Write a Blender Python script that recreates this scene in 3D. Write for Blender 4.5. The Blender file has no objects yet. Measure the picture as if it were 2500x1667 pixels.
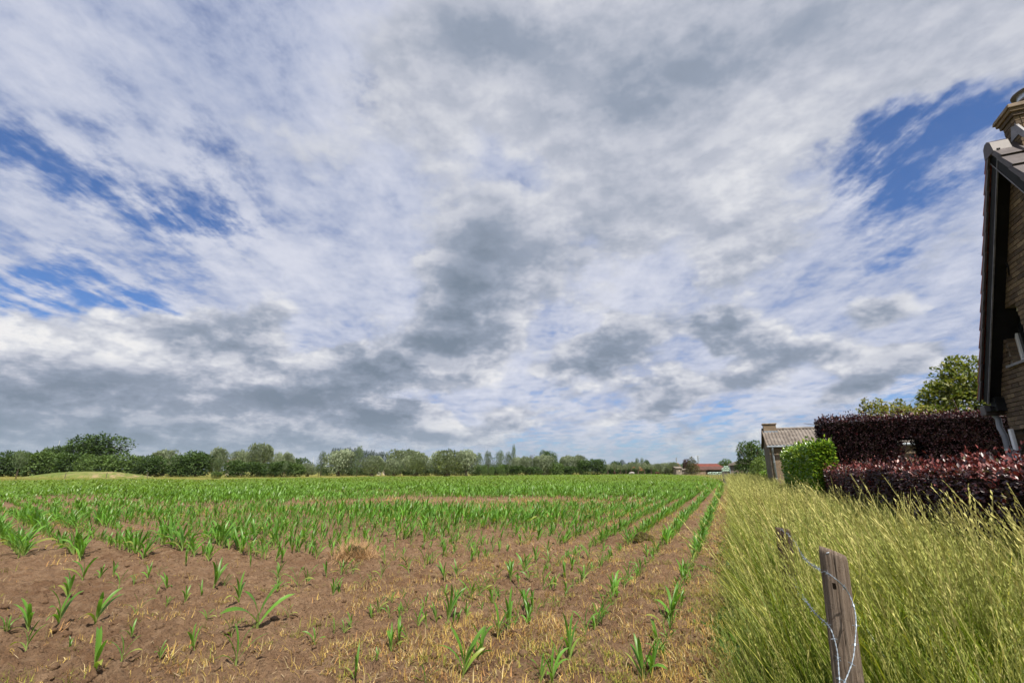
import bpy, bmesh, math, random
import numpy as np
from mathutils import Vector, Matrix, Euler

SC = bpy.context.scene
COL = SC.collection
rad = math.radians

# ------------------------------------------------------------------ camera
F_PX, W_PX, H_PX = 1150.0, 2500.0, 1667.0
HORIZON = 1150.0                        # photo row of eye level
EYE = 1.62
PITCH = math.atan((HORIZON - H_PX / 2) / F_PX)
cam_d = bpy.data.cameras.new('camera')
cam_d.sensor_width = 36.0
cam_d.lens = F_PX / W_PX * 36.0
cam_d.clip_start = 0.05
cam_d.clip_end = 60000.0
cam = bpy.data.objects.new('camera', cam_d)
cam.location = (0, 0, EYE)
cam.rotation_euler = (math.pi / 2 + PITCH, 0, 0)
COL.objects.link(cam)
SC.camera = cam
SC.view_settings.view_transform = 'Standard'
SC.view_settings.look = 'None'
SC.view_settings.exposure = 0.60
SC.view_settings.gamma = 1.0
SC.view_settings.use_curve_mapping = False
SC.cycles.max_bounces = 6
SC.cycles.transparent_max_bounces = 6
SC.cycles.use_denoising = True
SC.cycles.use_adaptive_sampling = True
SC.cycles.adaptive_threshold = 0.015
SC.cycles.adaptive_min_samples = 12

def ray(px, py):
    """direction in the world through a photo pixel"""
    x, v = px - W_PX / 2, H_PX / 2 - py
    c, s = math.cos(PITCH), math.sin(PITCH)
    return Vector((x, F_PX * c - v * s, F_PX * s + v * c)).normalized()

def ground_at(px, py, z=0.0):
    d = ray(px, py)
    t = (z - EYE) / d.z
    return Vector((d.x * t, d.y * t, z))

def z_at(py, Y):
    """height of photo row py at forward distance Y"""
    v = H_PX / 2 - py
    c, s = math.cos(PITCH), math.sin(PITCH)
    return EYE + Y * (F_PX * s + v * c) / (F_PX * c - v * s)

def at_dist(px, Y, z=0.0):
    """point on the ground at forward distance Y seen in photo column px (at eye level)"""
    return Vector(((px - W_PX / 2) * math.cos(PITCH) / F_PX * Y, Y, z))

ROW_AZ = rad(23.9)                      # direction of the crop rows, hedges, walls
RU = Vector((math.sin(ROW_AZ), math.cos(ROW_AZ), 0))
RW = Vector((math.cos(ROW_AZ), -math.sin(ROW_AZ), 0))
def uw(u, w, z=0.0):
    p = RU * u + RW * w
    return Vector((p.x, p.y, z))

# ------------------------------------------------------------------ sun
SUN_AZ = rad(161.0)                     # clockwise from the view direction: behind, right
SUN_EL = rad(57.0)
SUN_DIR = Vector((math.sin(SUN_AZ) * math.cos(SUN_EL), math.cos(SUN_AZ) * math.cos(SUN_EL), math.sin(SUN_EL)))
sun_d = bpy.data.lights.new('sun', 'SUN')
sun_d.energy = 5.0
sun_d.angle = rad(0.53)
sun_d.color = (1.0, 0.93, 0.82)
sun = bpy.data.objects.new('sun', sun_d)
sun.rotation_euler = (-SUN_DIR).to_track_quat('-Z', 'Y').to_euler()
COL.objects.link(sun)

# ------------------------------------------------------------------ sky: clear sky with two cloud layers
world = bpy.data.worlds.new('World')
SC.world = world
world.use_nodes = True

class N:
    """small helper round a node tree"""
    def __init__(s, nt):
        s.nt = nt
    def new(s, t, **kw):
        n = s.nt.nodes.new(t)
        for k, v in kw.items():
            setattr(n, k, v)
        return n
    def put(s, sock, v):
        if isinstance(v, bpy.types.NodeSocket):
            s.nt.links.new(v, sock)
        elif v is not None:
            sock.default_value = v
    def math(s, op, a, b=None, c=None, clamp=False):
        n = s.new('ShaderNodeMath', operation=op, use_clamp=clamp)
        s.put(n.inputs[0], a)
        if b is not None: s.put(n.inputs[1], b)
        if c is not None: s.put(n.inputs[2], c)
        return n.outputs[0]
    def vmath(s, op, a, b=None):
        n = s.new('ShaderNodeVectorMath', operation=op)
        s.put(n.inputs[0], a)
        if b is not None:
            s.put(n.inputs[3] if op == 'SCALE' else n.inputs[1], b)
        return n.outputs[0]
    def noise(s, vec, scale, detail=4, rough=0.5, lac=2.0, dist=0.0, color=False, dim='3D'):
        n = s.new('ShaderNodeTexNoise', noise_dimensions=dim)
        if vec is not None: s.put(n.inputs['Vector'], vec)
        n.inputs['Scale'].default_value = scale
        n.inputs['Detail'].default_value = detail
        n.inputs['Roughness'].default_value = rough
        n.inputs['Lacunarity'].default_value = lac
        n.inputs['Distortion'].default_value = dist
        return n.outputs['Color'] if color else n.outputs['Fac']
    def map(s, v, a, b, c=0.0, d=1.0, smooth=True, clamp=True):
        n = s.new('ShaderNodeMapRange', interpolation_type='SMOOTHSTEP' if smooth else 'LINEAR')
        n.clamp = clamp
        s.put(n.inputs[0], v)
        for i, x in enumerate((a, b, c, d)): s.put(n.inputs[i + 1], x)
        return n.outputs[0]
    def mix(s, f, a, b, mode='MIX'):
        n = s.new('ShaderNodeMix', data_type='RGBA', blend_type=mode)
        n.clamp_factor = True
        s.put(n.inputs[0], f)
        for i, v in ((6, a), (7, b)):
            if isinstance(v, tuple) and len(v) == 3: v = v + (1.0,)
            s.put(n.inputs[i], v)
        return n.outputs[2]
    def ramp(s, f, stops, interp='LINEAR'):
        n = s.new('ShaderNodeValToRGB')
        s.put(n.inputs[0], f)
        cr = n.color_ramp
        cr.interpolation = interp
        while len(cr.elements) > 1: cr.elements.remove(cr.elements[-1])
        cr.elements[0].position = stops[0][0]; cr.elements[0].color = tuple(stops[0][1]) + (1,)
        for p, c in stops[1:]:
            e = cr.elements.new(p); e.color = tuple(c) + (1,)
        return n.outputs[0]

def patch_value(az, el, blobs):
    """sum of soft patches of the sky dome, read at one azimuth and elevation"""
    d = Vector((math.sin(az) * math.cos(el), math.cos(az) * math.cos(el), math.sin(el)))
    acc = 0.0
    for (c, A, B, la, lb, k) in blobs:
        if d.dot(c) < 0: continue
        r = math.hypot(d.dot(A) / la, d.dot(B) / lb)
        acc += k * max(0.0, 1 - r) ** 1.0
    return acc

def patch_frames(blobs):
    res = []
    for (cx, cy, rx, ry, rot, k) in blobs:
        cx, cy, rx, ry = (q * 2500.0 / 2352.0 for q in (cx, cy, rx, ry))
        c = ray(cx, cy)
        ca, sa = math.cos(rad(rot)), math.sin(rad(rot))
        ea = ray(cx + 20 * ca, cy - 20 * sa) - ray(cx - 20 * ca, cy + 20 * sa)
        eb = ray(cx + 20 * sa, cy + 20 * ca) - ray(cx - 20 * sa, cy - 20 * ca)
        A = ea.normalized()
        B = c.cross(A).normalized()
        res.append((c, B.cross(c).normalized(), B, ea.length / 40 * rx * 1.22, eb.length / 40 * ry * 1.22, k))
    return res

AZ_MAX = rad(60)
WOBBLE = 0.20
SKY_GAIN = 0.66                         # radiance of the sky against the exposure below
EL_ROWS = [0.0, 1.6, 3.2, 4.8, 6.4, 8.2, 10.2, 12.4, 15, 18, 21.5, 25.5, 30, 35, 41, 48, 56]

# low clouds: (centre x, y, half width, half height, tilt, amount) on the dome, read off the photograph at 2352 px
LOW = [
 (1500, 150, 900, 210, 10, 1.0), (1950, 60, 480, 190, 14, .75), (1120, 60, 420, 170, -20, .55), (1420, 330, 420, 110, 8, .35),
 (1115, 610, 200, 150, 35, 1.15), (1080, 690, 110, 70, 0, .5), (1400, 520, 380, 130, 22, .62), (1720, 480, 250, 150, 30, .5), (1640, 590, 300, 80, 10, .4),
 (1700, 750, 120, 52, 12, .9), (1370, 800, 190, 75, 8, .95), (1790, 815, 170, 46, 10, .95), (2020, 845, 210, 52, 16, .95),
 (2080, 680, 190, 30, 36, .75), (2210, 640, 110, 40, 30, .6),
 (540, 775, 150, 75, 8, .95), (400, 830, 200, 90, 0, .55), (930, 830, 300, 80, 12, .95), (770, 870, 170, 60, 10, .7), (640, 880, 240, 80, 0, .6), (1080, 850, 130, 60, 20, .5),
 (120, 870, 420, 140, 0, 1.05), (60, 770, 170, 60, -15, .5), (350, 950, 420, 90, 0, .8), (880, 955, 200, 36, 0, .95), (250, 1010, 480, 70, 0, .7), (700, 1010, 420, 50, 0, .55),
 (1550, 890, 150, 52, 10, .75), (1500, 935, 90, 26, 5, .7), (1100, 1000, 200, 40, 0, .5), (1250, 960, 170, 40, 5, .5), (1560, 1000, 110, 30, 3, .55), (1740, 1010, 110, 34, 10, .5), (1820, 930, 70, 26, 5, .6), (1830, 960, 120, 30, 5, .4),
]
# how dark the undersides are, as amounts of shade
DARK = [
 (1500, 120, 700, 170, 10, .30), (1500, 250, 420, 90, 12, .20), (1060, 80, 260, 130, -20, .36), (2050, 150, 300, 120, 12, .08),
 (1080, 620, 190, 130, 45, .72), (1070, 710, 90, 50, 0, .5), (1380, 570, 240, 70, 22, .45), (1700, 560, 260, 70, 15, .3),
 (1660, 765, 110, 42, 10, .6), (1380, 815, 180, 55, 8, .8), (1770, 830, 150, 34, 8, .7), (2000, 865, 180, 36, 16, .7), (2100, 670, 200, 36, 36, .5), (540, 785, 140, 46, 4, .75),
 (900, 850, 280, 56, 12, .75), (1000, 790, 150, 40, 14, .45), (640, 900, 200, 40, 0, .5), (870, 955, 190, 30, 0, .85), (170, 905, 480, 90, 0, .36), (420, 970, 520, 70, 0, .36), (200, 1020, 480, 60, 0, .32),
 (1560, 905, 140, 30, 8, .55), (1510, 940, 80, 18, 5, .4), (800, 1010, 340, 40, 0, .35),
]
BRIGHT = [
 (60, 765, 170, 60, -15, 1.2), (230, 800, 170, 50, -20, .9), (510, 915, 110, 30, 4, 1.2), (735, 945, 50, 30, 0, .8), (280, 800, 70, 30, 0, .5), (1000, 880, 90, 40, 25, .7),
 (1060, 965, 80, 26, 0, .6), (1545, 990, 70, 18, 0, .6), (1730, 1000, 70, 20, 15, .8), (1700, 400, 160, 70, 35, .5), (1080, 470, 80, 70, 40, .55), (1900, 345, 200, 40, 14, .3), (1180, 330, 260, 130, 30, .3),
 (80, 760, 90, 24, -15, .6), (150, 785, 60, 24, -20, .6), (330, 795, 70, 26, -15, .7), (400, 815, 60, 22, -10, .6), (590, 760, 60, 30, 30, .5), (640, 760, 40, 30, 0, .4), (1120, 800, 70, 26, 20, .5), (1500, 760, 90, 26, 10, .35), (1640, 800, 60, 22, 0, .4), (1960, 800, 120, 24, 14, .45), (1600, 860, 90, 22, 5, .6), (1200, 870, 80, 22, 10, .45), (1040, 600, 130, 200, 0, .0), (960, 590, 60, 60, 40, .5), (1200, 790, 60, 40, 0, .4),
]
# holes in the high veil
BLUE = [
 (330, 430, 420, 110, -14, .95), (520, 465, 150, 75, -10, .75), (430, 540, 170, 46, -26, .5), (60, 380, 200, 60, -12, .5), (190, 670, 330, 90, -8, .95), (60, 640, 170, 60, 0, .4), (330, 735, 130, 50, 0, .6),
 (150, 205, 110, 50, -25, .55), (940, 270, 220, 100, -15, .62), (1160, 345, 70, 40, 0, .6), (1640, 400, 70, 60, 0, .85), (1490, 385, 130, 50, 20, .6),
 (1995, 410, 190, 130, 0, 1.15), (2190, 260, 300, 120, 36, .85), (2340, 130, 200, 110, 40, .8), (2090, 510, 160, 60, 20, .6), (2280, 340, 200, 120, 30, .4), (1290, 730, 60, 30, 0, .3), (620, 770, 70, 40, 0, .5),
 (2060, 905, 180, 40, 10, .75), (1640, 950, 260, 60, 8, .5), (1300, 930, 130, 30, 0, .4), (1450, 1030, 700, 60, 0, .55), (1250, 890, 100, 30, 10, .3),
]

def build_sky():
    nt = world.node_tree
    nt.nodes.clear()
    g = N(nt)
    out = g.new('ShaderNodeOutputWorld')
    bg = g.new('ShaderNodeBackground')
    bg.inputs['Strength'].default_value = 0.1
    nt.links.new(bg.outputs[0], out.inputs[0])
    tc = g.new('ShaderNodeTexCoord')
    d = tc.outputs['Generated']
    sky = g.new('ShaderNodeTexSky', sky_type='NISHITA')
    sky.sun_disc = False
    sky.sun_elevation = SUN_EL
    sky.sun_rotation = SUN_AZ
    sky.air_density = 1.0
    sky.dust_density = 0.35
    sky.ozone_density = 3.0
    sep = g.new('ShaderNodeSeparateXYZ'); g.put(sep.inputs[0], d)
    zc = g.math('MAXIMUM', sep.outputs[2], 0.0)
    # cloud-sheet coordinates: where the view ray meets a level sheet overhead
    inv = g.math('DIVIDE', 1.0, g.math('ADD', zc, 0.12))
    sheet = g.vmath('SCALE', d, inv)
    # ragged edges: wobble the direction before reading where the clouds lie
    wob = g.vmath('SCALE', g.vmath('SUBTRACT', g.noise(d, 5.0, 5, .60, color=True), (.5, .5, .5)), WOBBLE)
    wobz = g.math('MULTIPLY', zc, 3.0, clamp=True)
    wob = g.vmath('SCALE', wob, g.map(wobz, 0, 1, .30, 1.0, smooth=False))
    dw = g.vmath('ADD', d, wob)
    sw = g.new('ShaderNodeSeparateXYZ'); g.put(sw.inputs[0], dw)
    az = g.math('ARCTAN2', sw.outputs[0], sw.outputs[1])
    az = g.math('PINGPONG', g.math('ADD', az, AZ_MAX), 2 * AZ_MAX)
    az = g.math('DIVIDE', az, 2 * AZ_MAX)
    hyp = g.math('SQRT', g.math('MULTIPLY_ADD', sw.outputs[0], sw.outputs[0], g.math('MULTIPLY', sw.outputs[1], sw.outputs[1])))
    el = g.math('ARCTAN2', g.math('MAXIMUM', sw.outputs[2], 0.0), hyp)
    kinds = [patch_frames(b) for b in (LOW, DARK, BRIGHT, BLUE)]
    acc, acca = None, None
    rows = [rad(e) for e in EL_ROWS]
    for j, e in enumerate(rows):
        n = g.new('ShaderNodeValToRGB')
        g.put(n.inputs[0], az)
        cr = n.color_ramp
        cr.interpolation = 'CARDINAL'
        for i in range(32):
            p = i / 31
            v = [patch_value(-AZ_MAX + 2 * AZ_MAX * p, e, k) for k in kinds]
            el_ = cr.elements[i] if i < 2 else cr.elements.new(p)
            if i == 1:                      # the ramp starts with its two ends
                continue
            el_.position = p
            el_.color = v
        for el_ in cr.elements:
            v = [patch_value(-AZ_MAX + 2 * AZ_MAX * el_.position, e, k) for k in kinds]
            el_.color = v
        w = None
        if j == 0:
            w = g.map(el, rows[0], rows[1], 1.0, 0.0)
        elif j == len(rows) - 1:
            w = g.map(el, rows[j - 1], e, 0.0, 1.0)
        else:
            w = g.math('SUBTRACT', g.map(el, rows[j - 1], e, 0.0, 1.0), g.map(el, e, rows[j + 1], 0.0, 1.0))
        m = g.new('ShaderNodeVectorMath', operation='MULTIPLY_ADD')
        g.put(m.inputs[0], n.outputs[0])
        g.put(m.inputs[1], w)
        if acc is not None: g.put(m.inputs[2], acc)
        acc = m.outputs[0]
        acca = g.math('MULTIPLY_ADD', n.outputs[1], w, acca if acca is not None else 0.0)
    s3 = g.new('ShaderNodeSeparateXYZ'); g.put(s3.inputs[0], acc)
    LOWv, DARKv, BRIv, BLUv = s3.outputs[0], s3.outputs[1], s3.outputs[2], acca
    # noises of the low clouds: billows, flattened toward the horizon
    m2 = g.new('ShaderNodeMapping'); m2.inputs['Scale'].default_value = (1.0, 0.62, 1.0); m2.inputs['Rotation'].default_value = (0, 0, rad(-8)); g.put(m2.inputs[0], sheet)
    n1 = g.noise(m2.outputs[0], 1.9, 7, .60)
    md = g.new('ShaderNodeMapping'); md.inputs['Scale'].default_value = (1.0, 1.0, 1.9); g.put(md.inputs[0], d)
    mu = g.new('ShaderNodeMapping'); mu.inputs['Scale'].default_value = (1.0, 1.0, 1.9); mu.inputs['Location'].default_value = (.010, -.012, .040); g.put(mu.inputs[0], d)
    n2 = g.noise(md.outputs[0], 8.0, 9, .62)
    n3 = g.noise(mu.outputs[0], 8.0, 5, .62)                        # the same a little nearer the sun
    t0 = g.math('MULTIPLY_ADD', g.math('SUBTRACT', n1, .5), 1.05, LOWv)
    t0 = g.math('MULTIPLY_ADD', g.math('SUBTRACT', n2, .5), g.map(sep.outputs[2], .34, .62, 1.25, .80), t0)
    # high veil with streaks along the wind
    mp = g.new('ShaderNodeMapping'); mp.inputs['Scale'].default_value = (1.0, 0.30, 1.0); mp.inputs['Rotation'].default_value = (0, 0, rad(6)); g.put(mp.inputs[0], sheet)
    v1 = g.noise(mp.outputs[0], 1.9, 6, .60)
    mq = g.new('ShaderNodeMapping'); mq.inputs['Scale'].default_value = (1.0, 0.80, 1.0); g.put(mq.inputs[0], sheet)
    v2 = g.noise(mq.outputs[0], 7.5, 8, .66)
    torn = g.map(g.noise(mp.outputs[0], 9.0, 5, .62), .36, .62, .50, 1.20)
    veil = g.math('SUBTRACT', 0.95, g.math('MULTIPLY', BLUv, torn))
    veil = g.math('MULTIPLY_ADD', g.math('SUBTRACT', v1, .5), 1.35, veil)
    veil = g.math('MULTIPLY_ADD', g.math('SUBTRACT', v2, .5), 2.3, veil)
    a1 = g.map(veil, -0.05, 0.85, 0.05, 0.95)
    S = 10.0 * SKY_GAIN
    def C(r, gg, b): return (r * S, gg * S, b * S)
    veilcol = g.mix(g.map(g.math('MULTIPLY_ADD', v2, .8, v1), .70, 1.15), C(.41, .465, .63), C(.70, .72, .815))
    # clear sky deepened a little as through a polariser
    blue = g.mix(1.0, sky.outputs[0], (0.60 * SKY_GAIN, 0.86 * SKY_GAIN, 1.25 * SKY_GAIN), 'MULTIPLY')
    c = g.mix(a1, blue, veilcol)
    # low clouds: thick parts shade themselves, edges turned to the sun are light
    a2 = g.map(t0, 0.12, 0.42)
    shade = g.math('MULTIPLY_ADD', g.map(t0, .30, 1.3, 0, 1), 0.20, DARKv)
    lit = g.map(g.math('SUBTRACT', n2, n3), -0.10, 0.12, -.75, .75, smooth=False)
    lit = g.math('MULTIPLY', lit, g.map(sep.outputs[2], .12, .58, 1.55, .50))     # bases overhead are smooth
    lit = g.math('ADD', lit, BRIv)
    shade = g.math('MULTIPLY_ADD', lit, -0.34, shade)
    shade = g.math('MULTIPLY_ADD', g.math('SUBTRACT', n1, .5), 0.55, shade)
    shade = g.math('MULTIPLY_ADD', g.math('SUBTRACT', v2, .5), 0.45, shade)
    lowcol = g.ramp(g.map(shade, -0.42, 1.05, 0, 1, smooth=False), [
        (0.0, (.88, .87, .87)), (.14, (.74, .75, .79)), (.36, (.53, .555, .635)), (.64, (.300, .350, .440)), (1.0, (.190, .240, .310))])
    lowcol = g.vmath('SCALE', lowcol, S)
    c = g.mix(g.math('MULTIPLY', a2, 0.96), c, lowcol)
    # air near the horizon
    hz = g.map(sep.outputs[2], 0.0, 0.13, 0.55, 0.0)
    c = g.mix(hz, c, C(.30, .39, .47))
    g.put(bg.inputs['Color'], c)
build_sky()

# ------------------------------------------------------------------ helpers
rng = np.random.default_rng(7)
random.seed(7)

def tag(o, label=None, cat=None, group=None, kind=None):
    if label: o['label'] = label
    if cat: o['category'] = cat
    if group: o['group'] = group
    if kind: o['kind'] = kind
    return o

def link(name, me, mat=None, parent=None, loc=None, rot=None, scale=None):
    o = bpy.data.objects.new(name, me)
    COL.objects.link(o)
    if mat is not None and me is not None and not me.materials:
        me.materials.append(mat)
    if parent is not None: o.parent = parent
    if loc is not None: o.location = loc
    if rot is not None: o.rotation_euler = rot
    if scale is not None: o.scale = scale if hasattr(scale, '__len__') else (scale,) * 3
    return o

def empty(name, loc=(0, 0, 0), rot=(0, 0, 0), scale=1.0):
    o = bpy.data.objects.new(name, None)
    COL.objects.link(o)
    o.empty_display_size = 0.2
    o.location = loc
    o.rotation_euler = rot
    o.scale = scale if hasattr(scale, '__len__') else (scale,) * 3
    return o

def mesh_np(name, V, F, col=None, smooth=False):
    """V (n,3), F (m,3) or (m,4), col (n,3) vertex tint"""
    me = bpy.data.meshes.new(name)
    V = np.ascontiguousarray(V, np.float32); F = np.ascontiguousarray(F, np.int32)
    n, k = len(F), F.shape[1]
    me.vertices.add(len(V)); me.vertices.foreach_set('co', V.ravel())
    me.loops.add(n * k); me.loops.foreach_set('vertex_index', F.ravel())
    me.polygons.add(n)
    me.polygons.foreach_set('loop_start', np.arange(0, n * k, k, dtype=np.int32))
    me.polygons.foreach_set('loop_total', np.full(n, k, np.int32))
    if smooth: me.polygons.foreach_set('use_smooth', np.ones(n, bool))
    me.update(calc_edges=True)
    if col is not None:
        a = me.color_attributes.new('tint', 'FLOAT_COLOR', 'POINT')
        c = np.ones((len(V), 4), np.float32); c[:, :3] = col
        a.data.foreach_set('color', c.ravel())
    return me

class MB:
    """collects simple solids, then becomes one mesh"""
    def __init__(s): s.v, s.f = [], []
    def quad(s, *p):
        i = len(s.v); s.v += [tuple(q) for q in p]; s.f.append(tuple(range(i, i + len(p))))
    def hexa(s, p):
        """8 corners: bottom 4 then top 4, same turning direction"""
        i = len(s.v); s.v += [tuple(q) for q in p]
        for q in ((3, 2, 1, 0), (4, 5, 6, 7), (0, 1, 5, 4), (1, 2, 6, 5), (2, 3, 7, 6), (3, 0, 4, 7)):
            s.f.append(tuple(i + k for k in q))
    def box(s, x0, x1, y0, y1, z0, z1):
        s.hexa([(x0, y0, z0), (x1, y0, z0), (x1, y1, z0), (x0, y1, z0), (x0, y0, z1), (x1, y0, z1), (x1, y1, z1), (x0, y1, z1)])
    def tube(s, pts, r, n=8, cap=True):
        pts = [Vector(p) for p in pts]
        rs = r if hasattr(r, '__len__') else [r] * len(pts)
        base = len(s.v)
        prev = None
        for i, p in enumerate(pts):
            t = (pts[min(i + 1, len(pts) - 1)] - pts[max(i - 1, 0)]).normalized()
            a = (prev - t * prev.dot(t)) if prev is not None else t.orthogonal()
            a = a.normalized() if a.length > 1e-6 else t.orthogonal().normalized()
            prev = a
            b = t.cross(a)
            for k in range(n):
                w = 2 * math.pi * k / n
                s.v.append(tuple(p + (a * math.cos(w) + b * math.sin(w)) * rs[i]))
        for i in range(len(pts) - 1):
            for k in range(n):
                q = base + i * n
                s.f.append((q + k, q + (k + 1) % n, q + n + (k + 1) % n, q + n + k))
        if cap:
            s.f.append(tuple(base + k for k in reversed(range(n))))
            s.f.append(tuple(base + (len(pts) - 1) * n + k for k in range(n)))
    def mesh(s, name, smooth=False):
        me = bpy.data.meshes.new(name)
        me.from_pydata(s.v, [], s.f); me.update()
        if smooth:
            me.polygons.foreach_set('use_smooth', np.ones(len(me.polygons), bool))
        return me
    def build(s, name, mat, parent=None, loc=None, rot=None, smooth=False, bevel=0.0):
        o = link(name, s.mesh(name, smooth), mat, parent, loc, rot)
        if bevel:
            m = o.modifiers.new('bevel', 'BEVEL'); m.width = bevel; m.segments = 2; m.limit_method = 'ANGLE'
        return o

def perlin(x, y, seed=0):
    xi, yi = np.floor(x).astype(np.int64), np.floor(y).astype(np.int64)
    xf, yf = x - xi, y - yi
    def grad(ix, iy):
        h = (ix * 374761393 + iy * 668265263 + seed * 982451653) & 0xffffffff
        h = ((h ^ (h >> 13)) * 1274126177) & 0xffffffff
        h = h ^ (h >> 16)
        a = (h & 0xffff) / 65536.0 * 2 * np.pi
        return np.cos(a), np.sin(a)
    def dot(ix, iy, dx, dy):
        gx, gy = grad(ix, iy)
        return gx * dx + gy * dy
    u = xf * xf * xf * (xf * (xf * 6 - 15) + 10); v = yf * yf * yf * (yf * (yf * 6 - 15) + 10)
    a = dot(xi, yi, xf, yf); b = dot(xi + 1, yi, xf - 1, yf)
    c = dot(xi, yi + 1, xf, yf - 1); d = dot(xi + 1, yi + 1, xf - 1, yf - 1)
    return (a * (1 - u) + b * u) * (1 - v) + (c * (1 - u) + d * u) * v

def fbm(x, y, octaves=4, seed=0, gain=0.5):
    s, a = np.zeros_like(x, dtype=float), 1.0
    for o in range(octaves):
        s += a * perlin(x * 2 ** o, y * 2 ** o, seed + o); a *= gain
    return s

def to_px(P):
    """world points (n,3) -> photo pixels"""
    P = np.asarray(P, float)
    c, s = math.cos(PITCH), math.sin(PITCH)
    z = P[:, 2] - EYE
    f = P[:, 1] * c + z * s
    v = -P[:, 1] * s + z * c
    f = np.maximum(f, 1e-3)
    return W_PX / 2 + F_PX * P[:, 0] / f, H_PX / 2 - F_PX * v / f

def scatter(temps, pos, yaw, scale, lean=None, tint=None, pick=None, wide=None):
    """many copies of small template meshes (V,F,col) as arrays: V' = R(yaw) V * scale + lean * z + pos"""
    n = len(pos)
    pick = rng.integers(0, len(temps), n) if pick is None else pick
    Vs, Fs, Cs, off = [], [], [], 0
    for t, (V, F, C) in enumerate(temps):
        idx = np.nonzero(pick == t)[0]
        if not len(idx): continue
        m = len(V)
        c, s = np.cos(yaw[idx])[:, None], np.sin(yaw[idx])[:, None]
        sc = scale[idx][:, None]
        sw = sc if wide is None else sc * wide[idx][:, None]
        x, y, z = V[None, :, 0] * sw, V[None, :, 1] * sw, V[None, :, 2] * sc
        X, Y = x * c - y * s, x * s + y * c
        out = np.stack([X, Y, np.broadcast_to(z, X.shape)], -1)
        if lean is not None:
            L = lean[idx]
            out[:, :, 0] += L[:, 0:1] * z; out[:, :, 1] += L[:, 1:2] * z
        out += pos[idx][:, None, :]
        col = np.broadcast_to(C[None], (len(idx), m, 3)).copy()
        if tint is not None: col *= tint[idx][:, None, :]
        Vs.append(out.reshape(-1, 3)); Cs.append(col.reshape(-1, 3))
        Fs.append((F[None] + (np.arange(len(idx)) * m)[:, None, None]).reshape(-1, F.shape[1]) + off)
        off += len(idx) * m
    return np.concatenate(Vs), np.concatenate(Fs), np.concatenate(Cs)

def leaves_np(P, A, Nrm, L, Wd, col, fold=0.25):
    """folded diamond leaves: P base points, A leaf axis, Nrm facing, L length, Wd width"""
    A = A / np.linalg.norm(A, axis=1, keepdims=True)
    S = np.cross(A, Nrm); S /= np.maximum(np.linalg.norm(S, axis=1, keepdims=True), 1e-6)
    U = np.cross(S, A)
    L = np.asarray(L).reshape(-1, 1); Wd = np.asarray(Wd).reshape(-1, 1)
    mid = P + A * L * 0.45
    V = np.stack([P, mid - S * Wd / 2 + U * Wd * fold, P + A * L, mid + S * Wd / 2 + U * Wd * fold], 1)
    n = len(P)
    i = np.arange(n)[:, None] * 4
    F = np.concatenate([i + np.array([[0, 1, 2]]), i + np.array([[0, 2, 3]])], 0)
    C = np.repeat(col[:, None, :], 4, 1)
    return V.reshape(-1, 3), F, C.reshape(-1, 3)

def unit(n):
    v = rng.normal(size=(n, 3))
    return v / np.linalg.norm(v, axis=1, keepdims=True)

# ------------------------------------------------------------------ materials
MATS = {}
def material(name, rough=0.8, spec=0.3):
    m = bpy.data.materials.new(name)
    m.use_nodes = True
    g = N(m.node_tree)
    b = m.node_tree.nodes['Principled BSDF']
    b.inputs['Roughness'].default_value = rough
    b.inputs['Specular IOR Level'].default_value = spec
    MATS[name] = m
    return m, g, b

def bump(g, b, h, strength=0.5, dist=0.02):
    n = g.new('ShaderNodeBump')
    n.inputs['Strength'].default_value = strength
    n.inputs['Distance'].default_value = dist
    g.put(n.inputs['Height'], h)
    g.put(b.inputs['Normal'], n.outputs[0])

def objco(g):
    return g.new('ShaderNodeTexCoord').outputs['Object']

def plain(name, c, rough=0.7, spec=0.3, var=0.25, scale=6.0, metal=0.0, bstr=0.0, stretch=None):
    """one colour with grain"""
    m, g, b = material(name, rough, spec)
    v = objco(g)
    if stretch:
        mp = g.new('ShaderNodeMapping'); mp.inputs['Scale'].default_value = stretch; g.put(mp.inputs[0], v); v = mp.outputs[0]
    n = g.noise(v, scale, 5, .6)
    dk, lt = tuple(x * (1 - var) for x in c), tuple(min(1, x * (1 + var)) for x in c)
    g.put(b.inputs['Base Color'], g.mix(g.map(n, .3, .7), dk, lt))
    b.inputs['Metallic'].default_value = metal
    if bstr: bump(g, b, n, bstr, 0.01)
    return m

def leafy(name, rough=0.5, spec=0.35, trans=0.3, gain=(1.5, 1.6, .7)):
    """leaf: tint from the mesh, some light through the blade"""
    m, g, b = material(name, rough, spec)
    a = g.new('ShaderNodeAttribute', attribute_name='tint')
    g.put(b.inputs['Base Color'], a.outputs['Color'])
    if trans:
        t = g.new('ShaderNodeBsdfTranslucent')
        g.put(t.inputs['Color'], g.mix(1.0, a.outputs['Color'], gain, 'MULTIPLY'))
        mx = g.new('ShaderNodeMixShader'); mx.inputs[0].default_value = trans
        nt = m.node_tree
        nt.links.new(b.outputs[0], mx.inputs[1]); nt.links.new(t.outputs[0], mx.inputs[2])
        nt.links.new(mx.outputs[0], nt.nodes['Material Output'].inputs['Surface'])
    return m

leafy('leaf_green', .48, .4, .30)
leafy('leaf_crop', .42, .45, .34)
leafy('leaf_dry', .75, .2, .25, (1.1, 1.0, .8))
leafy('leaf_copper', .38, .5, .10, (2.6, .8, .8))
leafy('leaf_laurel', .28, .55, .22)
leafy('leaf_tree', .6, .25, .22)

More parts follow.
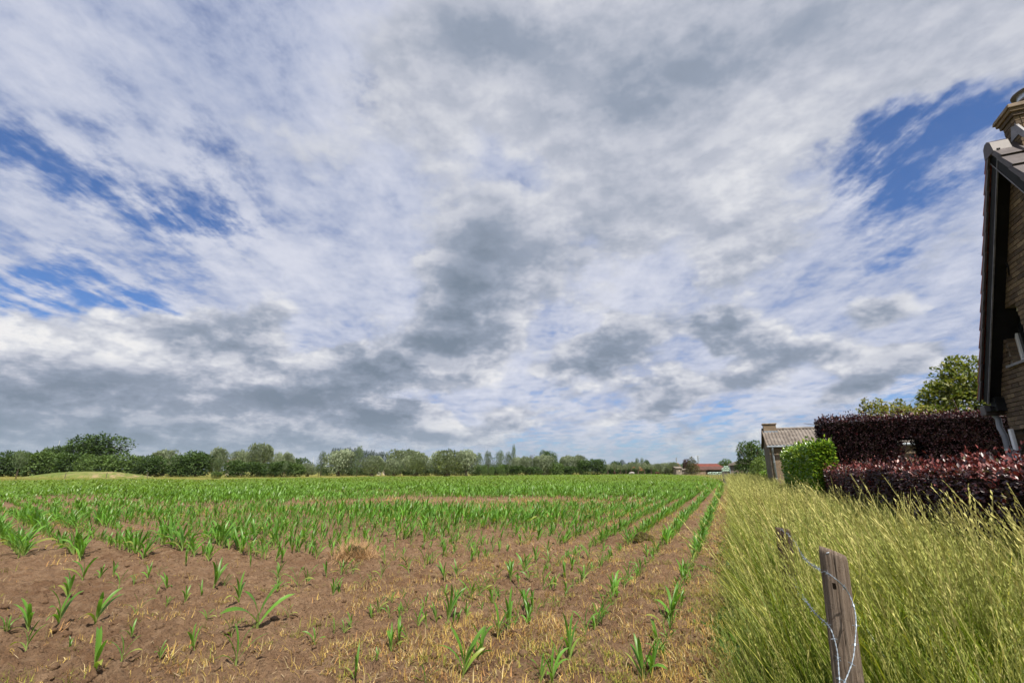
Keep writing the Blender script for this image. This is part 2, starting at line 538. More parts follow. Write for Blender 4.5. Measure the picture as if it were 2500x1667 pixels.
# soil: dry crumbly loam, lighter crust and darker crumbs
m, g, b = material('soil', .95, .12)
v = objco(g)
big = g.noise(v, .55, 5, .6)
mid = g.noise(v, 5.0, 6, .65)
fine = g.noise(v, 46.0, 5, .7)
c = g.mix(g.map(big, .3, .7), (.145, .082, .045), (.225, .140, .082))
c = g.mix(g.map(mid, .40, .72, 0, .8), c, (.290, .195, .120))
c = g.mix(g.map(fine, .50, .28, 0, .85), c, (.045, .026, .017))
c = g.mix(g.map(fine, .62, .75, 0, .5), c, (.25, .18, .12))
g.put(b.inputs['Base Color'], c)
bump(g, b, g.math('MULTIPLY_ADD', fine, .8, mid), 1.0, .06)

# meadow: grass seen from afar, patches of dry stems and yellow flowers
m, g, b = material('meadow_grass', .9, .15)
v = objco(g)
mp = g.new('ShaderNodeMapping'); mp.inputs['Scale'].default_value = (.35, 1.0, 1.0); g.put(mp.inputs[0], v)
big = g.noise(mp.outputs[0], .05, 5, .6)
mid = g.noise(mp.outputs[0], .6, 6, .7)
c = g.mix(g.map(big, .35, .65), (.135, .165, .032), (.25, .225, .06))
c = g.mix(g.map(mid, .45, .75, 0, .7), c, (.30, .255, .075))
c = g.mix(g.map(g.noise(v, 1.7, 4, .7), .60, .70, 0, .6), c, (.42, .32, .03))
g.put(b.inputs['Base Color'], c)
bump(g, b, g.noise(v, 3.0, 5, .7), 1.0, .4)

m, g, b = material('bank_earth', .95, .1)
v = objco(g)
c = g.mix(g.map(g.noise(v, 4.0, 6, .65), .35, .65), (.045, .042, .014), (.090, .062, .036))
g.put(b.inputs['Base Color'], c)
bump(g, b, g.noise(v, 18.0, 5, .7), .8, .03)

# bricks
def brick_mat(name, cols, scale=30.0):
    m, g, b = material(name, .9, .15)
    oi = g.new('ShaderNodeObjectInfo')
    v = objco(g)
    geo = g.new('ShaderNodeNewGeometry')
    r = g.math('FRACT', g.math('ADD', oi.outputs['Random'], geo.outputs['Random Per Island']))
    c = g.ramp(r, cols)
    n = g.noise(g.vmath('ADD', v, oi.outputs['Location']), scale, 5, .7)
    c = g.mix(g.map(n, .35, .7, 0, .55), c, tuple(x * .55 for x in cols[0][1]))
    g.put(b.inputs['Base Color'], c)
    bump(g, b, n, .6, .006)
    return m
brick_mat('house_brick', [(0, (.095, .072, .055)), (.3, (.160, .118, .080)), (.55, (.225, .165, .105)), (.8, (.130, .098, .072)), (1, (.290, .220, .140))])
plain('mortar', (.20, .18, .155), .95, .1, .25, 20, bstr=.3)
plain('old_mortar', (.125, .112, .095), .95, .1, .25, 20, bstr=.3)

def course_mat(name, bricks, mortar, bw, bh, facing):
    """brickwork too far off to build brick by brick"""
    m, g, b = material(name, .92, .1)
    v = objco(g)
    mp = g.new('ShaderNodeMapping')
    mp.inputs['Rotation'].default_value = facing
    g.put(mp.inputs[0], v)
    bt = g.new('ShaderNodeTexBrick')
    g.put(bt.inputs['Vector'], mp.outputs[0])
    bt.inputs['Color1'].default_value = bricks[0] + (1,); bt.inputs['Color2'].default_value = bricks[1] + (1,)
    bt.inputs['Mortar'].default_value = mortar + (1,)
    bt.inputs['Scale'].default_value = 1.0
    bt.inputs['Mortar Size'].default_value = .012
    bt.inputs['Brick Width'].default_value = bw; bt.inputs['Row Height'].default_value = bh
    c = g.mix(g.map(g.noise(v, 1.6, 5, .65), .35, .7, 0, .45), bt.outputs['Color'], tuple(x * .6 for x in bricks[0]))
    g.put(b.inputs['Base Color'], c)
    bump(g, b, bt.outputs['Fac'], -.5, .01)
    return m
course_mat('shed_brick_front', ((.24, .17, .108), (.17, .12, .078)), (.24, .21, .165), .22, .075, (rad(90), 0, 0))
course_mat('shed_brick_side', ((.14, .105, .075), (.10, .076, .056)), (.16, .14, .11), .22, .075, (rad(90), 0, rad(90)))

plain('render_grey', (.105, .10, .09), .95, .1, .3, 3, bstr=.2)
plain('barn_wall', (.22, .165, .12), .9, .1, .2, .8)
plain('barn_grey', (.20, .175, .15), .9, .1, .3, .8)
plain('roof_red', (.15, .048, .034), .85, .15, .25, .7)
plain('roof_brown', (.095, .052, .042), .85, .15, .25, .7)
plain('roof_orange', (.27, .085, .048), .85, .15, .2, .8)
plain('wall_pale', (.50, .42, .33), .9, .1, .15, 1)
m, g, b = material('asbestos_sheet', .92, .12)
v = objco(g)
c = g.mix(g.map(g.noise(v, 2.2, 6, .65), .35, .65), (.120, .102, .088), (.210, .185, .162))
c = g.mix(g.map(g.noise(v, 9.0, 5, .7), .58, .72, 0, .7), c, (.30, .25, .20))
c = g.mix(g.map(g.noise(v, 1.1, 4, .6), .66, .74, 0, .8), c, (.38, .19, .04))
g.put(b.inputs['Base Color'], c)
bump(g, b, g.noise(v, 25.0, 4, .7), .4, .01)
plain('zinc', (.36, .40, .44), .42, .5, .2, 5, metal=.6)
plain('pipe_plastic', (.20, .21, .23), .38, .5, .12, 4)
plain('white_paint', (.78, .79, .80), .4, .45, .05, 6)
plain('dark_board', (.012, .012, .013), .7, .2, .3, 4)
plain('verge_tile', (.070, .057, .060), .5, .35, .2, 8)
plain('red_fringe_tile', (.30, .075, .050), .7, .3, .3, 8)
plain('lead', (.16, .155, .17), .5, .45, .3, 6, bstr=.2)
plain('concrete', (.24, .19, .145), .92, .1, .3, 7, bstr=.3)
plain('steel', (.50, .52, .54), .35, .5, .15, 6, metal=.8)
plain('stone_sill', (.20, .20, .21), .7, .3, .2, 8)
m, g, b = material('window_glass', .06, .6)
b.inputs['Base Color'].default_value = (.015, .018, .022, 1)
plain('galvanised_wire', (.20, .235, .275), .5, .5, .3, 40, metal=.6)
m, g, b = material('post_wood', .85, .2)
v = objco(g)
mp = g.new('ShaderNodeMapping'); mp.inputs['Scale'].default_value = (1, 1, .045); g.put(mp.inputs[0], v)
gr = g.noise(mp.outputs[0], 85, 6, .7, dist=.8)
c = g.mix(g.map(gr, .30, .62), (.085, .058, .042), (.205, .160, .125))
c = g.mix(g.map(g.noise(v, 9, 5, .65), .5, .75, 0, .6), c, (.24, .20, .165))
c = g.mix(g.map(g.noise(v, 5, 4, .6), .55, .70, 0, .6), c, (.055, .038, .028))
g.put(b.inputs['Base Color'], c)
bump(g, b, gr, .9, .012)
plain('old_post_wood', (.060, .043, .032), .9, .15, .45, 30, stretch=(1, 1, .08), bstr=.6)
plain('crack', (.010, .007, .005), .95, .05, .2, 20)
plain('weathered_wood', (.15, .12, .095), .9, .15, .35, 30, stretch=(1, 1, .1))
plain('bark', (.085, .064, .048), .95, .1, .4, 5, stretch=(1, 1, .25), bstr=.5)
plain('hedge_core', (.014, .010, .008), .95, .05, .4, 6)
plain('hedge_core_green', (.016, .022, .008), .95, .05, .4, 6)
plain('bale_wrap', (.46, .60, .50), .35, .5, .08, 3)
plain('pylon_steel', (.30, .32, .34), .5, .4, .1, 1, metal=.5)
plain('mast_white', (.45, .47, .50), .5, .3, .05, 1)
plain('cow_brown', (.055, .024, .016), .85, .2, .3, 3)
plain('cow_grey', (.34, .32, .31), .85, .2, .3, 3)
plain('far_wood', (.030, .050, .030), .95, .05, .4, .02, bstr=1)
plain('plaster_white', (.72, .70, .66), .8, .2, .05, 2)

# ------------------------------------------------------------------ ground
EDGE_W = -0.24                                   # grass verge begins here
def bend(u):
    """the rows and the field edge swing left in the distance"""
    u = np.asarray(u, float)
    return -0.0009 * np.maximum(u - 50, 0) ** 2

def field_mask(x, y):
    """how far inside the crop field (metres, negative outside)"""
    u = x * RU.x + y * RU.y; w = x * RW.x + y * RW.y
    right = EDGE_W + bend(u) - w
    # far edge: line through the far left and the far right of the field
    t = np.asarray(x) / np.maximum(np.asarray(y), .1)
    far = (np.interp(t, [-1.6, -1.05, -.51, -.126, .04, .2, .4], [58, 72, 89, 126, 160, 200, 226]) - y) * .7
    return np.minimum(right, far)

def row_relief(x, y):
    u = x * RU.x + y * RU.y; w = x * RW.x + y * RW.y - bend(u)
    ph = (w + 0.78) / 0.75
    return np.cos(2 * np.pi * ph)

def soil_height(x, y, detail=True):
    d = np.hypot(x, y)
    u = x * RU.x + y * RU.y; w = x * RW.x + y * RW.y - bend(u)
    rowk = np.clip((w + 9.0) / 4.0, 0.25, 1) * np.clip((x + 9) / 6, 0.2, 1)
    wob = fbm(x * .35, y * .35, 2, 40) * .35
    ph = (w + wob * .5 + 0.78) / 0.75
    h = -0.030 * np.cos(2 * np.pi * ph) * rowk
    h += 0.05 * fbm(x * .25, y * .25, 3, 3)
    if detail:
        k = np.clip(1.6 - d / 22.0, 0, 1)
        h += k * (0.055 * fbm(x * 1.6, y * 1.6, 3, 11) + 0.034 * fbm(x * 6, y * 6, 3, 17))
        cl = fbm(x * 11, y * 11, 3, 23, .6)
        h += k * (0.085 * np.maximum(cl - .14, 0) - 0.095 * np.maximum(-cl - .22, 0))
        h += k * 0.012 * fbm(x * 30, y * 30, 2, 31)
    return h

def build_field():
    az = np.linspace(rad(-58), rad(30), 620)
    r = np.concatenate([np.linspace(2.6, 3.9, 24)[:-1], np.geomspace(3.9, 14, 400)[:-1], np.geomspace(14, 300.0, 150)])
    na, nr = len(az), len(r)
    A, R = np.meshgrid(az, r)
    # bend grid columns so they stay dense in front
    X, Y = R * np.sin(A), R * np.cos(A)
    inside = field_mask(X, Y)
    Z = soil_height(X, Y)
    fade = np.clip((inside + .05) / .35, 0, 1)
    Z = Z * fade - 0.10 * (1 - fade)
    V = np.stack([X, Y, Z], -1).reshape(-1, 3)
    i = np.arange(nr * na).reshape(nr, na)
    q = np.stack([i[:-1, :-1], i[:-1, 1:], i[1:, 1:], i[1:, :-1]], -1).reshape(-1, 4)[:, ::-1]
    ok = (inside.reshape(-1)[q] > -0.35).all(1)
    q = q[ok]
    used = np.unique(q)
    remap = np.zeros(len(V), np.int64); remap[used] = np.arange(len(used))
    o = link('ploughed_field', mesh_np('ploughed_field', V[used], remap[q], smooth=True), MATS['soil'])
    tag(o, kind='structure')
build_field()

def build_terrain():
    """meadows to the horizon, one sheet; dips a little under the ploughed field"""
    na, nr = 220, 130
    az = np.linspace(rad(-80), rad(80), na)
    r = np.geomspace(1.2, 30000.0, nr)
    A, R = np.meshgrid(az, r)
    X, Y = R * np.sin(A), R * np.cos(A)
    Z = np.full_like(X, -0.22)
    ins = field_mask(X, Y)
    Z += 0.20 * np.clip(-ins / 6.0, 0, 1) * (R > 30)
    V = np.stack([X, Y, Z], -1).reshape(-1, 3)
    i = np.arange(nr * na).reshape(nr, na)
    q = np.stack([i[:-1, :-1], i[:-1, 1:], i[1:, 1:], i[1:, :-1]], -1).reshape(-1, 4)[:, ::-1]
    back = MB()
    o = link('ground', mesh_np('ground', V, q, smooth=True), MATS['meadow_grass'])
    tag(o, kind='structure')
build_terrain()

def ground_behind():
    """the same land behind and beside the camera"""
    m = MB()
    z = -0.23
    ring = [(1.2 * math.sin(rad(a)), 1.2 * math.cos(rad(a))) for a in range(80, 281, 20)]
    out = [(400 * math.sin(rad(a)), 400 * math.cos(rad(a))) for a in range(80, 281, 20)]
    for k in range(len(ring) - 1):
        m.quad((*ring[k], z), (*out[k], z), (*out[k + 1], z), (*ring[k + 1], z))
    m.v += [(x, y, z) for x, y in ring]; n = len(m.v)
    m.f.append(tuple(range(n - len(ring), n)))
    m.quad((ring[0][0], ring[0][1], z), (ring[-1][0], ring[-1][1], z), (0, 0.2, z), (0, .21, z))
    tag(m.build('ground_behind', MATS['meadow_grass']), kind='structure')
ground_behind()

def verge_z(w, u):
    w = np.asarray(w, float); u = np.asarray(u, float)
    return -0.12 + 0.22 * np.clip((w - EDGE_W) / 0.9, 0, 1) + 0.04 * fbm(u * .7, w * .7, 2, 5)

def build_verge():
    us = np.geomspace(1.0, 120, 150); ws = np.linspace(EDGE_W - .15, 12.0, 70)
    U, Wg = np.meshgrid(us, ws)
    Z = verge_z(Wg, U) - 0.10 * np.clip((U - 60) / 40, 0, 1)
    Wb = Wg + bend(U)
    X, Y = U * RU.x + Wb * RW.x, U * RU.y + Wb * RW.y
    V = np.stack([X, Y, Z], -1).reshape(-1, 3)
    i = np.arange(U.size).reshape(U.shape)
    q = np.stack([i[:-1, :-1], i[:-1, 1:], i[1:, 1:], i[1:, :-1]], -1).reshape(-1, 4)
    tag(link('grass_verge', mesh_np('grass_verge', V, q, smooth=True), MATS['bank_earth']), kind='structure')
build_verge()

def build_mound():
    c = at_dist(222, 128)
    n = 48
    gx, gy = np.meshgrid(np.linspace(-1, 1, n * 2), np.linspace(-1, 1, n))
    rr = np.sqrt((gx) ** 2 + gy ** 2)
    Z = 1.80 * np.clip(1 - rr ** 2.2, 0, 1) ** 1.0 + .16 * fbm(gx * 5, gy * 3, 3, 9) * (rr < .95) - .25
    V = np.stack([gx * 17, gy * 10, Z], -1).reshape(-1, 3)
    i = np.arange(gx.size).reshape(gx.shape)
    q = np.stack([i[:-1, :-1], i[:-1, 1:], i[1:, 1:], i[1:, :-1]], -1).reshape(-1, 4)
    o = link('mound', mesh_np('mound', V, q, smooth=True), None, loc=(c.x, c.y, 0))
    m, g, b = material('mound_grass', .95, .1)
    v = objco(g)
    cc = g.mix(g.map(g.noise(v, .35, 5, .65), .35, .65), (.085, .125, .026), (.14, .165, .042))
    sp = g.new('ShaderNodeSeparateXYZ'); g.put(sp.inputs[0], v)
    bare = g.math('MULTIPLY', g.map(g.noise(v, .5, 5, .7), .45, .6), g.map(sp.outputs[0], 2, 9, .25, 1))
    cc = g.mix(bare, cc, (.30, .22, .13))
    g.put(b.inputs['Base Color'], cc)
    o.data.materials.append(m)
    tag(o, kind='structure')
build_mound()

def build_ridge():
    """long wooded ridge on the horizon"""
    az = np.linspace(rad(-70), rad(70), 700)
    rows = [(5200, 0.0), (5400, .45), (5600, .8), (5900, 1.0), (6400, .9)]
    V = []
    prof = 84 + 22 * fbm(az * 6, az * 0 + 2.2, 3, 8)
    prof = prof * np.clip((az + rad(30)) / rad(25), .15, 1)
    prof = prof + 5 * np.abs(fbm(az * 260, az * 0 + .3, 3, 12))
    for Rr, k in rows:
        V.append(np.stack([Rr * np.sin(az), Rr * np.cos(az), prof * k + (4 * fbm(az * 300, az * 0 + k * 9, 2, 14) if k else 0) - 2], -1))
    V = np.stack(V)
    i = np.arange(V.shape[0] * V.shape[1]).reshape(V.shape[:2])
    q = np.stack([i[:-1, :-1], i[:-1, 1:], i[1:, 1:], i[1:, :-1]], -1).reshape(-1, 4)[:, ::-1]
    tag(link('wooded_hills', mesh_np('wooded_hills', V.reshape(-1, 3), q), MATS['far_wood']), kind='structure')
build_ridge()

# ------------------------------------------------------------------ maize
def blade(L, width, rise, droop, nseg=6, vfold=.28, curl=0.0):
    """one maize leaf in the x-z plane: rises, arches over, tapers; returns V,F and distance along"""
    t = np.linspace(0, 1, nseg + 1)
    ang = rise - droop * t ** 1.5
    dx = np.cos(ang) * L / nseg; dz = np.sin(ang) * L / nseg
    x = np.concatenate([[0], np.cumsum(dx[:-1])]); z = np.concatenate([[0], np.cumsum(dz[:-1])])
    wd = width * np.clip((.45 + 1.9 * t) * (1 - t ** 2.6), 0.03, 1.0) / 1.0
    nx, nz = -np.sin(ang), np.cos(ang)
    V, F = [], []
    for i in range(nseg + 1):
        tw = curl * t[i]
        h = wd[i] / 2
        up = vfold * h
        for s_ in (-1, 0, 1):
            a = abs(s_) * up
            y = s_ * h * math.cos(tw); zz = s_ * h * math.sin(tw)
            V.append((x[i] + nx[i] * a, y, z[i] + nz[i] * a + zz))
    for i in range(nseg):
        for k in (0, 1):
            a = i * 3 + k
            F.append((a, a + 1, a + 4, a + 3))
    return np.array(V), np.array(F), np.repeat(t, 3)

def rotz(V, a):
    c, s = math.cos(a), math.sin(a)
    return np.stack([V[:, 0] * c - V[:, 1] * s, V[:, 0] * s + V[:, 1] * c, V[:, 2]], -1)

GREEN_A, GREEN_B = np.array((.105, .235, .026)), np.array((.075, .175, .030))
PALE = np.array((.26, .33, .09))

def maize_parts(rs, nleaf=5, nseg=6):
    """a plant one unit high: list of (name, V, F, col)"""
    parts = []
    st_h = .30
    n = 6
    V, F = [], []
    for i, (z, r) in enumerate(((-.05, .030), (.10, .027), (.22, .022), (st_h, .012))):
        for k in range(n):
            a = 2 * math.pi * k / n
            V.append((r * math.cos(a), r * math.sin(a), z))
    for i in range(3):
        for k in range(n):
            F.append((i * n + k, i * n + (k + 1) % n, (i + 1) * n + (k + 1) % n, (i + 1) * n + k))
    V = np.array(V)
    parts.append(('stem', V, np.array(F), np.clip(PALE * (1.05 - V[:, 2:3] * 1.3), .03, 1)))
    plane = rs.uniform(0, math.pi)
    for k in range(nleaf):
        f = k / (nleaf - 1)
        L = (.55 + .45 * math.sin(math.pi * (.25 + .6 * f))) * rs.uniform(.8, 1.1) * .98
        rise = rad(rs.uniform(48, 62) + 26 * f)
        droop = rad(rs.uniform(45, 115) * (1 - .72 * f) + 8)
        V, F, t = blade(L, .088 * rs.uniform(.8, 1.15), rise, droop, nseg, curl=rs.uniform(-.9, .9))
        V = rotz(V, plane + math.pi * (k % 2) + rs.normal(0, .35))
        V[:, 2] += .03 + .24 * f
        col = GREEN_A * (1 - f * .3) + GREEN_B * (f * .3)
        c = col[None] * rs.uniform(.8, 1.25)
        tt = t[:, None]
        c = c * (1 - .55 * np.clip(1 - tt * 3, 0, 1)) + PALE[None] * .55 * np.clip(1 - tt * 3, 0, 1)
        if k == 0 and rs.random() < .5:
            c = c * (1 - .6 * tt) + np.array((.40, .30, .08))[None] * .6 * tt
        parts.append(('leaf', V, F, c))
    return parts

rs = random.Random(3)
class RS:                                            # random.Random with normal()
    def __init__(s, r): s.r = r
    def uniform(s, a, b): return s.r.uniform(a, b)
    def normal(s, a, b): return s.r.gauss(a, b)
    def random(s): return s.r.random()
RSI = RS(rs)
VARIANTS = []
for i in range(16):
    ps = maize_parts(RSI, 4 + i % 3)
    meshes = []
    for (nm, V, F, c) in ps:
        me = mesh_np(nm, V, F, c, smooth=True); me.materials.append(MATS['leaf_crop'])
        meshes.append((nm, me))
    VARIANTS.append((ps, meshes))

def joined(parts):
    Vs, Fs, Cs, off = [], [], [], 0
    for (_, V, F, c) in parts:
        Vs.append(V); Fs.append(F + off); Cs.append(np.broadcast_to(c, V.shape)); off += len(V)
    return np.concatenate(Vs), np.concatenate(Fs), np.concatenate(Cs)
JOINED = [joined(v[0]) for v in VARIANTS]
JOINED_ME = []
for (V, F, c) in JOINED:
    me = mesh_np('maize_plant', V, F, c, smooth=True); me.materials.append(MATS['leaf_crop']); JOINED_ME.append(me)

# nearest plants, where they stand in the photograph: (zoom origin x, base x, base y, height) at 3.093 times
NEAR = []
for x0, lst in ((0, [
 (215, 1170, 215), (190, 1340, 170), (430, 1170, 220), (715, 1130, 210), (1015, 1080, 140), (985, 1240, 115), (710, 1490, 265), (915, 1410, 170), (1205, 1390, 110), (510, 930, 175),
 (1940, 1160, 300), (1800, 985, 170), (1395, 950, 120), (1255, 1000, 75), (1175, 915, 105), (1260, 870, 125), (890, 870, 115), (1005, 830, 85), (750, 790, 95), (620, 800, 165),
 (850, 770, 110), (1520, 910, 105), (1610, 860, 190), (1690, 840, 85), (1750, 1235, 140), (1465, 1330, 150), (1775, 1470, 235), (1115, 780, 95), (1195, 755, 75), (1400, 690, 110),
 (1890, 690, 85), (2095, 760, 115), (2090, 900, 95), (20, 1190, 110), (1560, 1100, 80), (520, 1300, 80), (60, 1180, 90)]),
 (600, [(825, 1480, 180), (1640, 1480, 280), (1100, 1310, 165), (1160, 1280, 185), (1230, 1240, 110), (1300, 1170, 140), (1370, 1160, 120), (1440, 1110, 135), (1525, 1085, 235), (1595, 1000, 110),
 (1990, 1150, 240), (1900, 1200, 200), (1780, 1320, 190), (1730, 1350, 135), (1680, 1370, 90), (1360, 1560, 120), (520, 1260, 120), (665, 1180, 95), (740, 1160, 85), (800, 1130, 105),
 (950, 1070, 105), (995, 1040, 115), (1050, 1010, 65), (1105, 970, 75), (1190, 930, 75), (320, 1070, 95), (395, 850, 150), (460, 820, 125), (245, 770, 105), (655, 930, 130), (710, 910, 90),
 (875, 845, 95), (945, 820, 75), (1020, 795, 115), (1505, 800, 145), (1590, 770, 115), (1350, 700, 155), (1230, 740, 125), (2000, 800, 135), (2100, 750, 135), (720, 745, 105), (755, 740, 125),
 (810, 720, 85), (610, 770, 115), (235, 905, 85), (2030, 1110, 115), (1640, 960, 110), (1700, 930, 150), (1760, 900, 130), (1820, 860, 130), (1880, 840, 110), (990, 1390, 80)]),
 (1200, [(200, 1050, 155), (260, 1020, 155), (310, 1010, 135), (370, 1550, 160), (460, 1520, 205), (500, 1410, 150), (590, 1370, 255), (710, 1200, 165), (795, 1120, 145), (850, 1050, 165),
 (900, 960, 135), (950, 900, 165), (1000, 830, 125), (1040, 800, 135), (1160, 1540, 265), (1210, 1500, 205), (1260, 1240, 140), (1300, 1150, 175), (1350, 1080, 225), (1410, 880, 125), (1440, 780, 135),
 (1490, 720, 105), (1520, 650, 135), (1560, 620, 105), (1100, 700, 95), (1180, 620, 95), (240, 740, 135), (140, 790, 115), (340, 680, 115), (430, 600, 105), (740, 660, 115), (660, 690, 95),
 (840, 590, 95), (390, 870, 135), (440, 870, 105), (480, 860, 95), (560, 780, 125), (610, 740, 110), (1000, 860, 120), (920, 930, 120), (1470, 750, 100)])):
    for bx, by, h in lst:
        NEAR.append((x0 + bx / 3.093, 1160 + by / 3.093, h / 3.093))

plants = []                                          # (x, y, height, hand-placed)
for px, py, hp in NEAR:
    p = ground_at(px, py, 0.0)
    dist = math.hypot(p.y, EYE)
    plants.append((p.x, p.y, hp * dist / F_PX * .98, True))

for k in range(6):                                   # small seedlings filling the rows between them
    for u in np.arange(5.0, 11.5, .14):
        if rs.random() > .80: continue
        w = -0.76 - .75 * k + rs.gauss(0, .03)
        x, y = (u + rs.gauss(0, .03)) * RU.x + w * RW.x, u * RU.y + w * RW.y
        if min((x - q[0]) ** 2 + (y - q[1]) ** 2 for q in plants) > .09 ** 2 and len(plants) < 268:
            plants.append((x, y, rs.uniform(.09, .24), True))

def vigour(x, y):
    """how well the crop stands: patches read off the photograph"""
    v = .5 + 1.3 * fbm(x * .09, y * .09, 3, 60) + .5 * fbm(x * .4, y * .4, 2, 66)
    for px, py, sx, sy, k in ((650, 1300, 2.2, 1.4, .9), (330, 1345, 1.6, 1.2, .9), (880, 1255, 3.2, 1.8, .8), (20, 1360, 1.4, 1.0, .9), (120, 1400, 1.0, .8, .7), (500, 1330, 1.6, 1.0, .7),
                              (1250, 1300, 3, 1.6, -.5), (900, 1220, 5, 2.0, -.55), (250, 1255, 4, 1.6, -.45), (1400, 1250, 3, 2, -.3), (1100, 1340, 2.5, 1.0, -.5), (100, 1215, 5, 2.5, -.2)):
        q = ground_at(px, py)
        v = v + k * np.exp(-((x - q.x) / sx) ** 2 - ((y - q.y) / sy) ** 2)
    v = v + np.clip((y - 24) / 30, 0, .55)
    return v

def row_plants():
    P = []
    # main rows, parallel to the verge
    for k in range(0, 330):
        w0 = -0.78 - .75 * k
        step = .165 if k > 9 else .125
        u = np.arange(3.0, 250.0, step) + rng.uniform(0, step)
        far = u > 60
        keep = np.ones(len(u), bool)
        u = u[keep]
        u = u + rng.normal(0, .03, len(u))
        w = w0 + bend(u) + rng.normal(0, .035, len(u))
        P.append(np.stack([u * RU.x + w * RW.x, u * RU.y + w * RW.y], -1))
    P = np.concatenate(P)
    az = np.arctan2(P[:, 0], P[:, 1])
    P = P[~((az < rad(-21)) & (P[:, 1] < 26))]
    # headland rows on the left, across the others
    d = Vector((math.sin(rad(-50)), math.cos(rad(-50)))); nrm = Vector((d.y, -d.x))
    Q = []
    for k in range(-80, 90):
        s = np.arange(-10, 60, .165) + rng.uniform(0, .165)
        o = .75 * k + rng.normal(0, .04, len(s))
        Q.append(np.stack([s * d.x + o * nrm.x, s * d.y + o * nrm.y], -1))
    Q = np.concatenate(Q)
    az = np.arctan2(Q[:, 0], Q[:, 1])
    Q = Q[(az < rad(-21)) & (Q[:, 1] < 26) & (Q[:, 1] > 2)]
    P = np.concatenate([P, Q])
    P = P[field_mask(P[:, 0], P[:, 1]) > .15]
    px, py = to_px(np.column_stack([P, np.zeros(len(P))]))
    vis = (px > -120) & (px < 2620)
    P, px, py = P[vis], px[vis], py[vis]
    v = vigour(P[:, 0], P[:, 1])
    u = P[:, 0] * RU.x + P[:, 1] * RU.y; w = P[:, 0] * RW.x + P[:, 1] * RW.y
    nearrows = np.clip((w - bend(u) + 7) / 4, 0, 1)          # rows next to the verge stand well
    v = np.maximum(v, nearrows * .62)
    d = np.hypot(P[:, 0], P[:, 1])
    prob = np.clip(.36 + .95 * v, .12, .98)
    lim = 1372 - 42 * ((px > 1250) & (px < 1700)) - 8 * ((px < 420))
    band = np.clip((1400 - py) / 60, .0, 1)
    ok = (py < lim) & (rng.random(len(P)) < prob * np.where(d < 16, np.clip(band + .25, 0, 1), 1))
    thin = np.clip(34.0 / np.maximum(d, 1), 0, 1) ** 1.15      # far plants stand for several
    ok &= rng.random(len(P)) < thin
    P, d, v = P[ok], d[ok], v[ok]
    h = (.17 + .26 * np.clip(v, 0, 1.25)) * rng.uniform(.75, 1.25, len(P))
    return P, d, h, v
RP, RD, RH, RV = row_plants()

MAIZE_GROUP = 'young maize plants on the field'
def ordinal(n):
    return '%d%s' % (n, 'th' if 10 <= n % 100 <= 20 else {1: 'st', 2: 'nd', 3: 'rd'}.get(n % 10, 'th'))

